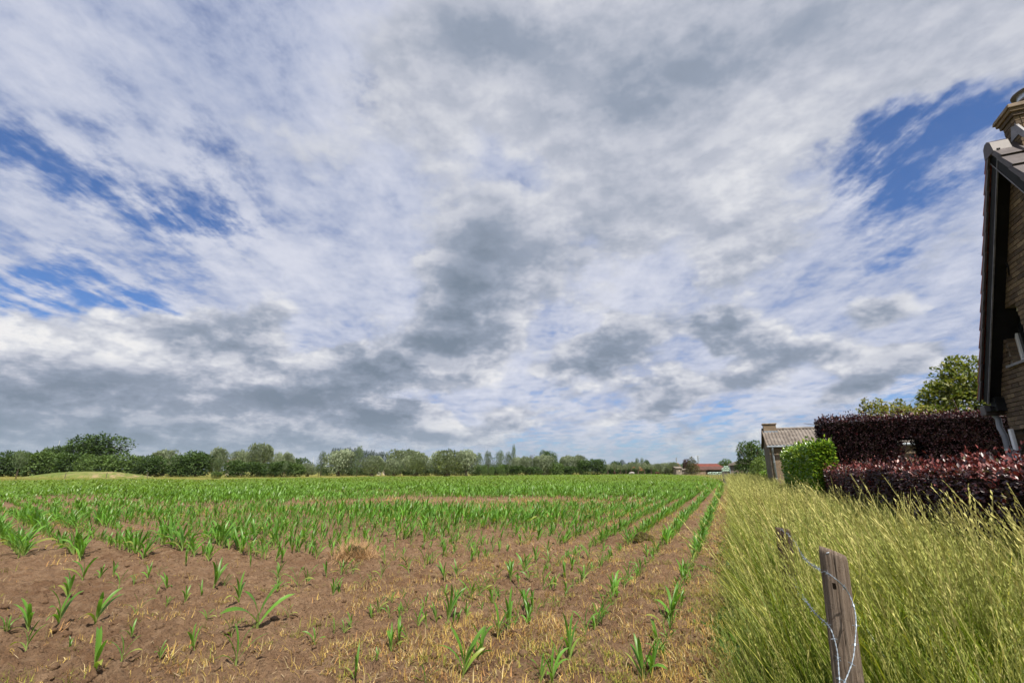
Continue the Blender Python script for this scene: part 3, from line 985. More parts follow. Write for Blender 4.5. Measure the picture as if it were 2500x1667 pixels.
def place_maize():
    # the largest in view stand as single plants, the rest as one mass
    RPX, RPY = to_px(np.column_stack([RP, np.zeros(len(RP))]))
    size = RH / RD * ((RPX > 10) & (RPX < 2490))
    order = np.argsort(-size)
    n_more = 300 - len(plants)
    chosen = order[:n_more]
    rest = np.ones(len(RP), bool); rest[chosen] = False
    allp = list(plants) + [(RP[i, 0], RP[i, 1], RH[i], False) for i in chosen]
    pp = np.array([(a[0], a[1], 0) for a in allp])
    PX, PY = to_px(pp)
    zone = ['leftmost fifth', 'left-hand fifth', 'middle fifth', 'right-hand fifth', 'rightmost fifth']
    zi = np.clip((PX / 340).astype(int), 0, 4)
    dist = np.hypot(pp[:, 0], pp[:, 1])
    rank = np.zeros(len(allp), int)
    for z in range(5):
        idx = np.nonzero(zi == z)[0]
        for r_, i in enumerate(idx[np.argsort(dist[idx])]): rank[i] = r_ + 1
    zz = soil_height(pp[:, 0], pp[:, 1])
    n_parts = set(np.argsort(-np.array([a[2] for a in allp]) / dist)[:170])
    for i, (x, y, h, hand) in enumerate(allp):
        k = rs.randrange(16)
        how = 'tall leafy' if h > .42 else 'sturdy' if h > .30 else 'small' if h > .18 else 'tiny'
        lab = '%s young maize plant, %s nearest the camera in the %s of the field' % (how, ordinal(rank[i]), zone[zi[i]])
        rot = (rs.gauss(0, .10), rs.gauss(.10, .10), rs.uniform(0, 6.28))
        loc = (x, y, float(zz[i]) - .005)
        wide = h * rs.uniform(.92, 1.15)
        if i in n_parts:
            root = empty('maize_plant', loc, rot, (wide, wide, h * 1.06))
            for nm, me in VARIANTS[k][1]:
                link(nm, me, None, root)
        else:
            root = link('maize_plant', JOINED_ME[k], None, None, loc, rot, (wide, wide, h * 1.06))
        tag(root, lab, 'maize plant', MAIZE_GROUP)
    # the mass
    P, d, h, v = RP[rest], RD[rest], RH[rest], RV[rest]
    low = [joined(maize_parts(RSI, 5, 3)) for _ in range(8)]
    lower = []
    for _ in range(8):                                # far plants: flat blades only
        Vs, Fs, Cs, off = [], [], [], 0
        for k in range(4):
            V, F, t = blade(rs.uniform(.75, 1.05), .12, rad(rs.uniform(55, 85)), rad(rs.uniform(20, 90)), 2)
            V = rotz(V.reshape(3, 3, 3)[:, (0, 2)].reshape(-1, 3), rs.uniform(0, 6.28)); V[:, 2] += .04 + .06 * k
            Vs.append(V); Fs.append(np.array([(0, 1, 3, 2), (2, 3, 5, 4)]) + off); off += 6
            Cs.append(np.broadcast_to(GREEN_A * rs.uniform(.8, 1.25), V.shape))
        lower.append((np.concatenate(Vs), np.concatenate(Fs), np.concatenate(Cs)))
    z = soil_height(P[:, 0], P[:, 1])
    pos = np.column_stack([P, z])
    far = d > 26
    wide = np.where(far, np.clip(d / 26.0, 1, 6.0) ** .9, 1.0)
    tint = rng.uniform(.8, 1.25, (len(P), 1)) * (np.array([[1, 1, 1]]) + np.clip((d[:, None] - 20) / 60, 0, 1) * np.array([[.22, -.17, .05]]))
    yaw = rng.uniform(0, 6.28, len(P))
    lean = np.column_stack([rng.normal(.12, .12, len(P)), rng.normal(.0, .1, len(P))])
    for tmp, msk in ((low, ~far), (lower, far)):
        sc = h[msk] * 1.06
        V, F, C = scatter(tmp, pos[msk], yaw[msk], sc, lean[msk], tint[msk], wide=wide[msk])
        o = link('maize_crop', mesh_np('maize_crop', V, F, C, smooth=True), MATS['leaf_crop'])
        tag(o, 'dense rows of young green maize beyond the nearest plants' if msk is not far else 'bright green far rows of maize filling the field to its far edge', 'maize crop', kind='stuff')
    print('maize', len(allp), 'mass', len(P), 'far', far.sum())
place_maize()

# ------------------------------------------------------------------ dead and live weeds on the soil
def tuft(nb, hmin, hmax, spread, width, colf, seg=3, curl=1.0):
    Vs, Fs, Cs, off = [], [], [], 0
    for _ in range(nb):
        a = rs.uniform(0, 6.28); L = rs.uniform(hmin, hmax)
        rise = rad(rs.uniform(15, 88)); droop = rad(rs.uniform(-30, 140)) * curl
        t = np.linspace(0, 1, seg + 1)
        ang = rise - droop * t
        x = np.concatenate([[0], np.cumsum(np.cos(ang[:-1]) * L / seg)]); z = np.concatenate([[0], np.cumsum(np.sin(ang[:-1]) * L / seg)])
        w = width * (1 - t * .85) * rs.uniform(.7, 1.2)
        V = np.concatenate([np.stack([x, -w / 2, z], -1), np.stack([x, w / 2, z], -1)])
        V = rotz(V, a)
        V[:, 0] += rs.gauss(0, spread); V[:, 1] += rs.gauss(0, spread)
        n = seg + 1
        F = np.array([(i, i + 1, n + i + 1, n + i) for i in range(seg)])
        c = np.array(colf())
        Vs.append(V); Fs.append(F + off); Cs.append(np.broadcast_to(c, V.shape)); off += len(V)
    return np.concatenate(Vs), np.concatenate(Fs), np.concatenate(Cs)

def straw_col():
    f = rs.random()
    a = np.array((.44, .31, .085)); b = np.array((.40, .22, .085)); c = np.array((.50, .40, .20))
    return (a if f < .5 else b if f < .75 else c) * rs.uniform(.75, 1.2)
def lime_col():
    return np.array((.20, .21, .035)) * rs.uniform(.7, 1.4)

def weeds():
    straw = [tuft(rs.randint(6, 11), .03, .115, .045, .0075, straw_col, 3) for _ in range(10)]
    lime = [tuft(rs.randint(6, 10), .04, .12, .03, .007, lime_col, 2) for _ in range(8)]
    n = 90000
    az = rng.uniform(rad(-52), rad(26), n); d = 3.4 * (60 / 3.4) ** rng.random(n) 
    x, y = d * np.sin(az), d * np.cos(az)
    u = x * RU.x + y * RU.y; w = x * RW.x + y * RW.y - bend(u)
    ins = field_mask(x, y) > -.1
    dens = .05 + .85 * np.clip(fbm(x * .9, y * .9, 3, 71) * 2.4 + .02, 0, 1) * np.clip((w + 7.5) / 4, .10, 1)
    dens += .5 * np.exp(-((w + .5) / .3) ** 2)
    dens += .55 * np.clip((w + 5.5) / 2.5, 0, 1) * np.clip((15 - d) / 5, 0, 1) * np.clip(fbm(x * 1.7, y * 1.7, 3, 73) * 2.2 + .35, 0, 1)
    for px, py, sx, sy, k in ((1250, 1380, 1.0, .6, .8), (1050, 1410, .8, .5, .4), (1050, 1630, .25, .35, .9), (1250, 1250, 4, 2, .7), (1330, 1225, 4, 2.5, .6), (330, 1510, .35, .2, .5), (1280, 1590, .5, .4, .6), (1650, 1440, .6, .5, .8), (950, 1225, 5, 1.6, .5), (620, 1245, 5, 1.6, .5), (1380, 1560, .4, .5, .6)):
        q = ground_at(px, py)
        dens = dens + k * np.exp(-((x - q.x) / sx) ** 2 - ((y - q.y) / sy) ** 2)
    # rows themselves stay clear of the tallest weeds; crop end far off hides them
    dens *= np.where(d > 30, .7, 1)
    ok = ins & (rng.random(n) < dens * .34)
    x, y, d = x[ok], y[ok], d[ok]
    pos = np.column_stack([x, y, soil_height(x, y)])
    sc = rng.uniform(.45, 1.25, len(x)) * np.clip(d / 9, 1, 2.6)
    green = fbm(x * .8, y * .8, 2, 75) + rng.normal(0, .25, len(x)) > .22
    for nm, T, msk, lab in (('dead_weeds', straw, ~green, 'straw-yellow withered weed tufts scattered over the brown soil'), ('green_weeds', lime, green, 'yellow-green low weed tufts scattered between the maize rows')):
        V, F, C = scatter(T, pos[msk], rng.uniform(0, 6.28, msk.sum()), sc[msk], None, rng.uniform(.75, 1.25, (msk.sum(), 1)))
        tag(link(nm, mesh_np(nm, V, F, C), MATS['leaf_dry']), lab, 'weeds', kind='stuff')
    print('weeds', len(x))
    # loose straws lying flat
    n = 2600
    az = rng.uniform(rad(-50), rad(24), n); d = 3.6 * (16 / 3.6) ** rng.random(n)
    x, y = d * np.sin(az), d * np.cos(az)
    ok = field_mask(x, y) > 0; x, y = x[ok], y[ok]; n = len(x)
    a = rng.uniform(0, 6.28, n); L = rng.uniform(.03, .16, n)
    P = np.column_stack([x, y, soil_height(x, y) + .012])
    A = np.column_stack([np.cos(a), np.sin(a), rng.normal(0, .12, n)])
    col = np.where(rng.random((n, 1)) < .6, np.array([[.42, .33, .2]]), np.array([[.09, .06, .045]])) * rng.uniform(.7, 1.2, (n, 1))
    V, F, C = leaves_np(P, A, np.tile([[0, 0, 1.0]], (n, 1)), L, np.full(n, .006), col, .1)
    tag(link('loose_straw', mesh_np('loose_straw', V, F, C), MATS['leaf_dry']), 'thin loose straws and twigs lying on the bare soil', 'straw', kind='stuff')
    # crumbs of earth
    n = 20000
    az = rng.uniform(rad(-50), rad(26), n); d = 3.6 * (18 / 3.6) ** rng.random(n)
    x, y = d * np.sin(az), d * np.cos(az)
    ok = (field_mask(x, y) > 0) & (rng.random(n) < np.clip(.35 + fbm(x * .9, y * .9, 2, 78), .08, 1)); x, y = x[ok], y[ok]; n = len(x)
    T = []
    for _ in range(6):
        bm = bmesh.new(); bmesh.ops.create_icosphere(bm, subdivisions=1, radius=1)
        V = np.array([v.co for v in bm.verts]); V *= (1 + np.array([rs.uniform(-.35, .3) for _ in V]))[:, None]; V[:, 2] *= .65
        F = np.array([[v.index for v in f.verts] for f in bm.faces]); bm.free()
        T.append((V, F, np.ones_like(V)))
    pos = np.column_stack([x, y, soil_height(x, y)])
    V, F, C = scatter(T, pos, rng.uniform(0, 6.28, n), .006 + .045 * rng.random(n) ** 4)
    tag(link('earth_crumbs', mesh_np('earth_crumbs', V, F, C), MATS['soil']), 'small dry crumbs of earth strewn over the field', 'soil crumbs', kind='stuff')
weeds()

def tussock(name, px, py, wd, ht, colf, n, lab, cat, mat, droop=1.0, blade_w=.008):
    c = ground_at(px, py)
    root = empty(name, (c.x, c.y, float(soil_height(np.array([c.x]), np.array([c.y]))[0])))
    V, F, C = tuft(n, ht * .5, ht * 1.15, wd * .22, blade_w, colf, 5, droop)
    # heads of the blades bulge into a dome
    V = V.copy(); V[:, 2] = np.maximum(V[:, 2], -.02)
    link('blades', mesh_np('blades', V, F, C), MATS[mat], root)
    bm = bmesh.new(); bmesh.ops.create_icosphere(bm, subdivisions=3, radius=1)
    for v in bm.verts:
        k = .85 + .25 * math.sin(v.co.x * 7 + v.co.y * 5) * math.sin(v.co.z * 6 + v.co.x * 3)
        v.co = (v.co.x * wd * .42 * k, v.co.y * wd * .38 * k, max(v.co.z, -.2) * ht * .72 * k)
    me = bpy.data.meshes.new('root_clump'); bm.to_mesh(me); bm.free()
    link('root_clump', me, MATS['bank_earth'], root)
    return tag(root, lab, cat)
def brown_straw(): return np.array((.50, .33, .17)) * rs.uniform(.5, 1.35)
tussock('grass_tussock', 865, 1362, .66, .40, brown_straw, 1700, 'big round clump of withered brown grass among the maize', 'grass tussock', 'leaf_dry', 1.15, .010)
tussock('grass_tussock', 1572, 1322, .60, .26, lime_col, 420, 'yellow-green grass tussock growing between the maize rows near the verge', 'grass tussock', 'leaf_green', 1.1)

# ------------------------------------------------------------------ tall grass on the verge
def stalk(seed, seg=4, head=True, nsp=10):
    """a flowering grass stem one unit high: thin ribbon, nodding, with a loose panicle"""
    r = random.Random(seed)
    t = np.linspace(0, 1, seg + 1)
    bendx = r.uniform(.03, .16)
    x = bendx * t ** 2.2; z = t * (1 - .04)
    w = .0035 * (1 - .5 * t)
    V = [np.stack([x, -w, z], -1), np.stack([x, w, z], -1)]
    n = seg + 1
    F = [(i, i + 1, n + i + 1, n + i) for i in range(seg)]
    green = np.array((.110, .160, .026)); gold = np.array((.37, .345, .115))
    col = [green[None] * (1 - t[:, None]) + gold[None] * t[:, None]] * 2
    V = list(np.concatenate(V)); C = list(np.concatenate(col))
    if head:
        kind = r.random()
        for k in range(nsp):
            f = k / (nsp - 1)
            tz = .76 + .24 * f
            bx = bendx * tz ** 2.2
            a = r.uniform(0, 6.28)
            L = (.052 if kind < .6 else .036) * r.uniform(.7, 1.2) * (1.1 - .5 * f)
            out = (.55 if kind < .6 else .2)
            d = np.array((math.cos(a) * out, math.sin(a) * out, 1.0)); d /= np.linalg.norm(d)
            s = np.array((-math.sin(a), math.cos(a), 0)) * (.0034 if kind < .6 else .0046)
            b = np.array((bx, 0, tz * .96))
            i = len(V)
            V += [b, b + d * L * .55 - s, b + d * L, b + d * L * .55 + s]
            c = gold * r.uniform(.75, 1.25)
            C += [c] * 4
            F.append((i, i + 1, i + 2, i + 3))
    return np.array(V), np.array(F), np.array(C)

def grass_blade(seed, seg=3):
    r = random.Random(seed)
    t = np.linspace(0, 1, seg + 1)
    ang = rad(r.uniform(70, 88)) - rad(r.uniform(10, 95)) * t ** 1.6
    x = np.concatenate([[0], np.cumsum(np.cos(ang[:-1]) / seg)]); z = np.concatenate([[0], np.cumsum(np.sin(ang[:-1]) / seg)])
    w = .0085 * (1 - t * .9)
    V = np.concatenate([np.stack([x, -w, z], -1), np.stack([x, w, z], -1)])
    n = seg + 1
    F = np.array([(i, i + 1, n + i + 1, n + i) for i in range(seg)])
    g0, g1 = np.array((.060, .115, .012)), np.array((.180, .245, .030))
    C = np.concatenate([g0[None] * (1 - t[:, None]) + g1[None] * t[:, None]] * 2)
    return V, F, C

def verge_grass():
    near = [stalk(i, 3, True, 11) for i in range(14)]
    farT = [stalk(40 + i, 2, True, 4) for i in range(8)]
    blades = [grass_blade(i) for i in range(12)]
    def spots(n, u0, u1, wmax=2.75, wmin=EDGE_W):
        u = u0 * (u1 / u0) ** rng.random(n)
        w = rng.uniform(wmin, wmax, n)
        # ragged outline: bays and clumps along the ploughed edge
        ok = w > wmin + .34 * np.clip(.35 + 1.6 * fbm(u * .8, u * 0 + 3.3, 3, 120) + rng.normal(0, .25, n), -.4, 1.6)
        return u[ok], w[ok]
    def put(u, w, h, T, nm, lab, lean_k=1.0, tint=None):
        wb = w + bend(u)
        pos = np.column_stack([u * RU.x + wb * RW.x, u * RU.y + wb * RW.y, verge_z(w, u) - .02])
        n = len(u)
        # the wind lays the stems over toward the field; clumps lean together
        gust = fbm(pos[:, 0] * .9, pos[:, 1] * .9, 2, 90)
        lean_k = lean_k * np.clip((w - EDGE_W) / .8, .25, 1)
        lean = np.column_stack([-.24 * lean_k + .55 * gust + rng.normal(0, .21, n), .02 + .25 * fbm(pos[:, 0] * .9, pos[:, 1] * .9, 2, 95) + rng.normal(0, .20, n)])
        if tint is None:
            tint = np.array([[.88, 1.0, .85]]) * rng.uniform(.72, 1.28, (n, 1)) * (1 + .22 * fbm(pos[:, 0] * .7, pos[:, 1] * .7, 2, 97)[:, None] * np.array([[1, .6, .2]]))
        V, F, C = scatter(T, pos, rng.uniform(0, 6.28, n), h, lean, tint)
        tag(link(nm, mesh_np(nm, V, F, C), MATS['leaf_dry'] if 'seed' in nm else MATS['leaf_green']), lab, 'grass', kind='stuff')
    def height(u, w, n):
        clump = 1 + .35 * fbm(u * 1.3, w * 1.3, 2, 91)
        edge = np.clip((w - EDGE_W + .12) / .75, .38, 1)
        tramp = np.clip((u - 1.5) / 2.6, .42, 1)                # trodden short where the photographer stands
        pw = np.hypot(u - 3.3, w - .55); tramp = tramp * np.clip(pw / .55, .55, 1)
        pw = np.hypot(u - 5.4, w - .50); tramp = tramp * np.clip(pw / .60, .45, 1)
        return clump * edge * tramp * rng.uniform(.72, 1.10, n)
    # seeding stems, near
    u, w = spots(14500, 2.2, 13)
    ok = rng.random(len(u)) < np.clip(.55 + 1.2 * fbm(u * 1.1, w * 1.1, 2, 93) + .2 * w, .12, 1)
    u, w = u[ok], w[ok]
    put(u, w, .98 * height(u, w, len(u)), near, 'seeding_grass', 'tall golden seeding grass covering the verge beside the post')
    # a few tall pale stalks stand out
    u, w = spots(1500, 2.6, 14)
    put(u, w, 1.22 * height(u, w, len(u)), near, 'pale_seeding_stalks', 'scattered taller pale seed stalks standing above the verge grass', 1.2, rng.uniform(1.15, 1.5, (len(u), 1)) * np.array([[1, 1, 1.1]]))
    # far stems
    u, w = spots(14500, 13, 85)
    put(u, w, .98 * height(u, w, len(u)) * np.clip(u / 26, 1, 1.25), [(V * np.array([1 + 1.2, 1 + 1.2, 1]), F, C) for V, F, C in farT], 'seeding_grass_strip', 'pale golden strip of seeding grass running along the field edge', tint=rng.uniform(.8, 1.3, (len(u), 1)) * np.array([[.95, 1.03, 1.0]]))
    # green blades below
    u, w = spots(31000, 2.2, 30)
    h = .92 * height(u, w, len(u))
    tint = rng.uniform(.65, 1.35, (len(u), 1)) * np.where(rng.random((len(u), 1)) < .22, np.array([[2.3, 1.6, 2.0]]), np.array([[1.1, 1.05, 1.0]]))
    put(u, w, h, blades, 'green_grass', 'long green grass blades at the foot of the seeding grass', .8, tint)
    # short grass creeping on to the soil
    u = 3.2 + rng.gamma(1.2, 3.0, 9000); w = EDGE_W + .10 - np.abs(rng.normal(0, .28, len(u)))
    ok = rng.random(len(u)) < np.clip(.5 + 2.2 * fbm(u * .8, w * .8, 2, 99), 0.02, 1); u, w = u[ok], w[ok]
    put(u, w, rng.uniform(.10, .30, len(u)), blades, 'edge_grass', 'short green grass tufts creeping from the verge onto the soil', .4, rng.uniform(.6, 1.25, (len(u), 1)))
    # broad-leaved weeds along the ragged edge
    dock = []
    for q in range(6):
        Vs, Fs, Cs, off = [], [], [], 0
        for k in range(rs.randint(4, 8)):
            V, F, t = blade(rs.uniform(.7, 1.0), rs.uniform(.20, .34), rad(rs.uniform(30, 80)), rad(rs.uniform(20, 80)), 4, .15, rs.uniform(-.5, .5))
            Vs.append(rotz(V, rs.uniform(0, 6.28))); Fs.append(F + off); off += len(V)
            Cs.append(np.broadcast_to(np.array((.050, .110, .016)) * rs.uniform(.7, 1.5), V.shape))
        dock.append((np.concatenate(Vs), np.concatenate(Fs), np.concatenate(Cs)))
    u = 3.4 * (16 / 3.4) ** rng.random(420); w = EDGE_W + .15 + rng.normal(0, .30, 420)
    ok = rng.random(420) < np.clip(.3 + 2.2 * fbm(u * .7, w * .7, 2, 101), .05, 1); u, w = u[ok], w[ok]
    put(u, w, rng.uniform(.10, .30, len(u)), dock, 'broadleaf_weeds', 'dark green broad-leaved weeds along the edge of the verge', .3, rng.uniform(.7, 1.3, (len(u), 1)))
    # meadow beyond the field: strips of dry stems along its edges
    def meadow(n, fn, nm, lab, hs, tint):
        x, y = fn(n)
        pos = np.column_stack([x, y, np.full(n, -.06)])
        lean = np.column_stack([rng.normal(.12, .12, n), rng.normal(0, .1, n)])
        V, F, C = scatter(farT, pos, rng.uniform(0, 6.28, n), hs * rng.uniform(.6, 1.2, n), lean, tint * rng.uniform(.7, 1.25, (n, 1)))
        V[:, 0] += 0
        tag(link(nm, mesh_np(nm, V, F, C), MATS['leaf_dry']), lab, 'grass', kind='stuff')
    def far_edge(n):
        t = -1.1 + 1.2 * rng.random(n) ** 1.3
        y = np.interp(t, [-1.6, -1.05, -.51, -.126, .04, .2, .4], [58, 72, 89, 126, 160, 200, 226]) + rng.gamma(1.2, 5.0, n)
        return t * y, y
    wideT = farT
    meadow(8500, far_edge, 'dry_grass', 'long dry yellow grass along the far left edge of the maize', .9 * 1.0, np.array([[1.05, 1.0, .8]]))
    def right_edge(n):
        u = 85 + 130 * rng.random(n); w = EDGE_W + bend(u) + rng.gamma(1.4, 5.0, n)
        return u * RU.x + w * RW.x, u * RU.y + w * RW.y
    meadow(5000, right_edge, 'meadow_grass', 'pale meadow grass between the maize and the far barn', .8, np.array([[.95, 1.0, .75]]))
verge_grass()

# ------------------------------------------------------------------ fence posts and barbed wire
def post_mesh(h, r, seed, slant=.10, crack_at=None):
    n, m = 110, 46
    V, F = [], []
    rr = random.Random(seed)
    ph = [rr.uniform(0, 6.28) for _ in range(6)]
    for j in range(m + 1):
        t = j / m
        for k in range(n):
            a = 2 * math.pi * k / n
            q = 1 + .05 * math.sin(2 * a + ph[0]) + .035 * math.sin(3 * a + ph[1] + t * 1.2) + .014 * math.sin(9 * a + ph[2] + 2 * t) + .010 * math.sin(17 * a + ph[3])
            q *= 1 + .05 * (1 - t) + .02 * math.sin(t * 7 + ph[4])
            if crack_at is not None:
                for ca, wdt, dep, t0 in crack_at:
                    da = (a - ca - .10 * math.sin(t * 5 + ph[5]) + math.pi) % (2 * math.pi) - math.pi
                    q -= dep * math.exp(-(da / wdt) ** 2) * min(1, max(0, (t - t0) * 4))
            x, y = r * q * math.cos(a), r * q * math.sin(a)
            z = h * t
            if j == m: q2 = .94; x, y = x * q2, y * q2
            z += (slant * (-x) - .02 * y) * max(0, (t - .8) / .2)
            V.append((x, y, z))
    for j in range(m):
        for k in range(n):
            F.append((j * n + k, j * n + (k + 1) % n, (j + 1) * n + (k + 1) % n, (j + 1) * n + k))
    top = len(V)
    V.append((0, 0, h + .004))
    for k in range(n): F.append((m * n + k, m * n + (k + 1) % n, top))
    me = bpy.data.meshes.new('stake'); me.from_pydata(V, [], F); me.update()
    me.polygons.foreach_set('use_smooth', np.ones(len(me.polygons), bool))
    return me

def at_depth(px, py, Y):
    d = ray(px, py)
    return Vector((0, 0, EYE)) + d * (Y / d.y)

POST_Y = 2.62
top = at_depth(2040, 1352, POST_Y)
root = empty('fence_post', (top.x - .062, top.y + .02, 0))
tilt = (0, math.atan(.062 / top.z), 0)
face = math.atan2(-top.y, -top.x)                      # the side turned to the camera
stake = link('stake', post_mesh(top.z + .01, .060, 5, .42, [(face + .12, .034, .17, .25), (face - 1.0, .05, .04, .2)]), MATS['post_wood'], root, (0, 0, 0), tilt)
kn = MB(); kn.box(-.004, .004, -.0075, .0075, -.014, .014)
k_ = at_depth(2037, 1430, POST_Y - .072) - root.location
kn.build('nail_hole', MATS['crack'], root, k_, (0, 0, face), bevel=.002)
st = MB(); st.tube([(-.006, 0, -.012), (-.006, -.012, 0), (.006, -.012, .002), (.006, 0, -.012)], .0018, 6)
k_ = at_depth(2017, 1348, POST_Y - .062) - root.location
st.build('staple', MATS['galvanised_wire'], root, k_)
tag(root, 'thick weathered wooden fence post with a long crack in the front grass', 'fence post', 'fence posts on the verge')

top2 = at_depth(1912, 1288, 5.1)
root = empty('fence_post', (top2.x, top2.y, 0))
link('stake', post_mesh(top2.z, .066, 9, .15, [(math.atan2(-top2.y, -top2.x) - .3, .09, .2, .3)]), MATS['old_post_wood'], root, (0, 0, 0), (.02, -.02, 0))
tag(root, 'dark slender fence post half hidden in grass behind the cracked one', 'fence post', 'fence posts on the verge')

def wire(pts, lab, barb_px):
    P = [at_depth(*p) for p in pts]
    # smooth curve through the points
    C = []
    for i in range(len(P) - 1):
        p0, p1, p2, p3 = P[max(i - 1, 0)], P[i], P[i + 1], P[min(i + 2, len(P) - 1)]
        L = max(2, int((p2 - p1).length / .006))
        for k in range(L):
            t = k / L
            C.append(.5 * ((2 * p1) + (p2 - p0) * t + (2 * p0 - 5 * p1 + 4 * p2 - p3) * t * t + (3 * p1 - p0 - 3 * p2 + p3) * t ** 3))
    C.append(P[-1])
    root = empty('barbed_wire', C[0])
    tag(root, lab, 'barbed wire', 'barbed wires of the fence')
    o = C[0]
    for s in (0, math.pi):
        pts2, dist = [], 0
        for i, c in enumerate(C):
            tg = (C[min(i + 1, len(C) - 1)] - C[max(i - 1, 0)]).normalized()
            a = tg.orthogonal().normalized(); b = tg.cross(a)
            if i: dist += (c - C[i - 1]).length
            w = dist / .022 * 2 * math.pi / 2 + s
            pts2.append(c - o + (Vector((0, 0, 1)) * math.cos(w) + Vector((1, 0, 0)) * math.sin(w)) * .0017)
        m = MB(); m.tube(pts2, .0017, 5)
        m.build('strand', MATS['galvanised_wire'], root, smooth=True)
    dist, nxt = 0, .05
    for i in range(1, len(C) - 1):
        dist += (C[i] - C[i - 1]).length
        if dist > nxt:
            nxt += .095
            tg = (C[i + 1] - C[i - 1]).normalized()
            a = tg.orthogonal().normalized(); a.rotate(Matrix.Rotation(random.uniform(0, 3), 3, tg)); b = tg.cross(a)
            m = MB()
            m.tube([tg * -.003 - a * .014 - b * .004, a * .001, tg * .004 + a * .014 + b * .004], .0012, 5)
            m.tube([tg * .005 - b * .013 + a * .004, b * .001, tg * -.002 + b * .013], .0012, 5)
            m.tube([tg * -.006, tg * .006], .0042, 7)
            m.build('barb', MATS['galvanised_wire'], root, C[i] - o)
wire([(1905, 1290, 5.02), (1925, 1305, 4.7), (1945, 1330, 4.2), (1955, 1350, 3.9), (1975, 1373, 3.4), (2000, 1388, 2.9), (2016, 1396, 2.60), (2034, 1408, 2.525), (2056, 1427, 2.52), (2074, 1452, 2.53),
      (2086, 1485, 2.50), (2090, 1520, 2.46), (2088, 1560, 2.42), (2083, 1605, 2.38), (2070, 1645, 2.34), (2050, 1690, 2.3), (2030, 1760, 2.26)],
     'galvanised barbed wire running over the front of the cracked post and looping down', 40)
wire([(1930, 1400, 4.1), (1950, 1440, 3.7), (1974, 1476, 3.1), (1996, 1502, 2.8), (2022, 1526, 2.57), (2034, 1550, 2.515), (2044, 1590, 2.46), (2048, 1640, 2.40), (2052, 1700, 2.34), (2060, 1780, 2.3)],
     'lower slack barbed wire hanging down the left side of the cracked post', 40)

# ------------------------------------------------------------------ brick house on the right
HW = 4.45                                             # gable wall stands on this line
VW = 4.25                                             # outer face of the verge
RIDGE_U, RIDGE_Z = 8.69, 6.42
EAVE_U, EAVE_Z = 10.96, 2.86
SLOPE = Vector((EAVE_U - RIDGE_U, EAVE_Z - RIDGE_Z)).normalized()      # (u, z) down the far slope
HROT = (0, 0, math.pi / 2 - ROW_AZ)                   # local x = along the rows, local y = away to the left
# local frame of the house: x = u, y = -w, z
house = empty('brick_house', (0, 0, 0), HROT)
tag(house, 'tall dark brick gable house with steep tiled roof at the right edge', 'house')
NEAR_U = 2 * RIDGE_U - EAVE_U
CORNER = EAVE_U - .16

def gable(z):                                         # half width of the wall at height z
    return min(CORNER - RIDGE_U, max(0.0, (RIDGE_Z - .12 - z) / (RIDGE_Z - EAVE_Z) * (EAVE_U - RIDGE_U)))

m = MB()
prof = [(NEAR_U + .16, -.3), (CORNER, -.3), (CORNER, EAVE_Z + .1), (RIDGE_U, RIDGE_Z - .16), (NEAR_U + .16, EAVE_Z + .1)]
# wall body with the gable on y = -HW; openings are cut by building the face in strips
OPEN = [(9.62, 10.22, 3.30, 4.18), (10.02, 10.72, .9, 2.28)]            # u0,u1,z0,z1 upper and lower window
m2 = MB()
zs = sorted({-.3, EAVE_Z + .06, RIDGE_Z - .16} | {z for o in OPEN for z in o[2:]} | set(np.linspace(EAVE_Z + .06, RIDGE_Z - .16, 14)))
def wall_half(z):
    if z <= EAVE_Z + .06: return CORNER - RIDGE_U
    return (CORNER - RIDGE_U) * (RIDGE_Z - .16 - z) / (RIDGE_Z - .16 - EAVE_Z - .28)
for a, b in zip(zs[:-1], zs[1:]):
    cuts = [(o[0], o[1]) for o in OPEN if o[2] <= a and o[3] >= b]
    ha, hb = wall_half(a), wall_half(b)
    segs, x0 = [], None
    left = (RIDGE_U - ha, RIDGE_U - hb)
    for c in sorted(cuts):
        segs.append((left, (c[0], c[0]))); left = (c[1], c[1])
    segs.append((left, (RIDGE_U + ha, RIDGE_U + hb)))
    for (l, r) in segs:
        if r[0] <= l[0]: continue
        y0, y1 = -HW - .30, -HW
        m2.hexa([(l[0], y0, a), (r[0], y0, a), (r[0], y1, a), (l[0], y1, a), (l[1], y0, b), (max(r[1], l[1] + .001), y0, b), (max(r[1], l[1] + .001), y1, b), (l[1], y1, b)])
wall = m2.build('wall', MATS['mortar'], house)
# the long far and near side walls
for (a_, b_, c_, d_) in ((CORNER - .30, CORNER, -12.0, -HW - .301), (NEAR_U + .16, NEAR_U + .46, -12.0, -HW - .301), (NEAR_U + .16, CORNER, -12.3, -12.001)):
    m = MB(); m.box(a_, b_, c_, d_, -.3, EAVE_Z - .02); m.build('wall', MATS['house_brick'], house)

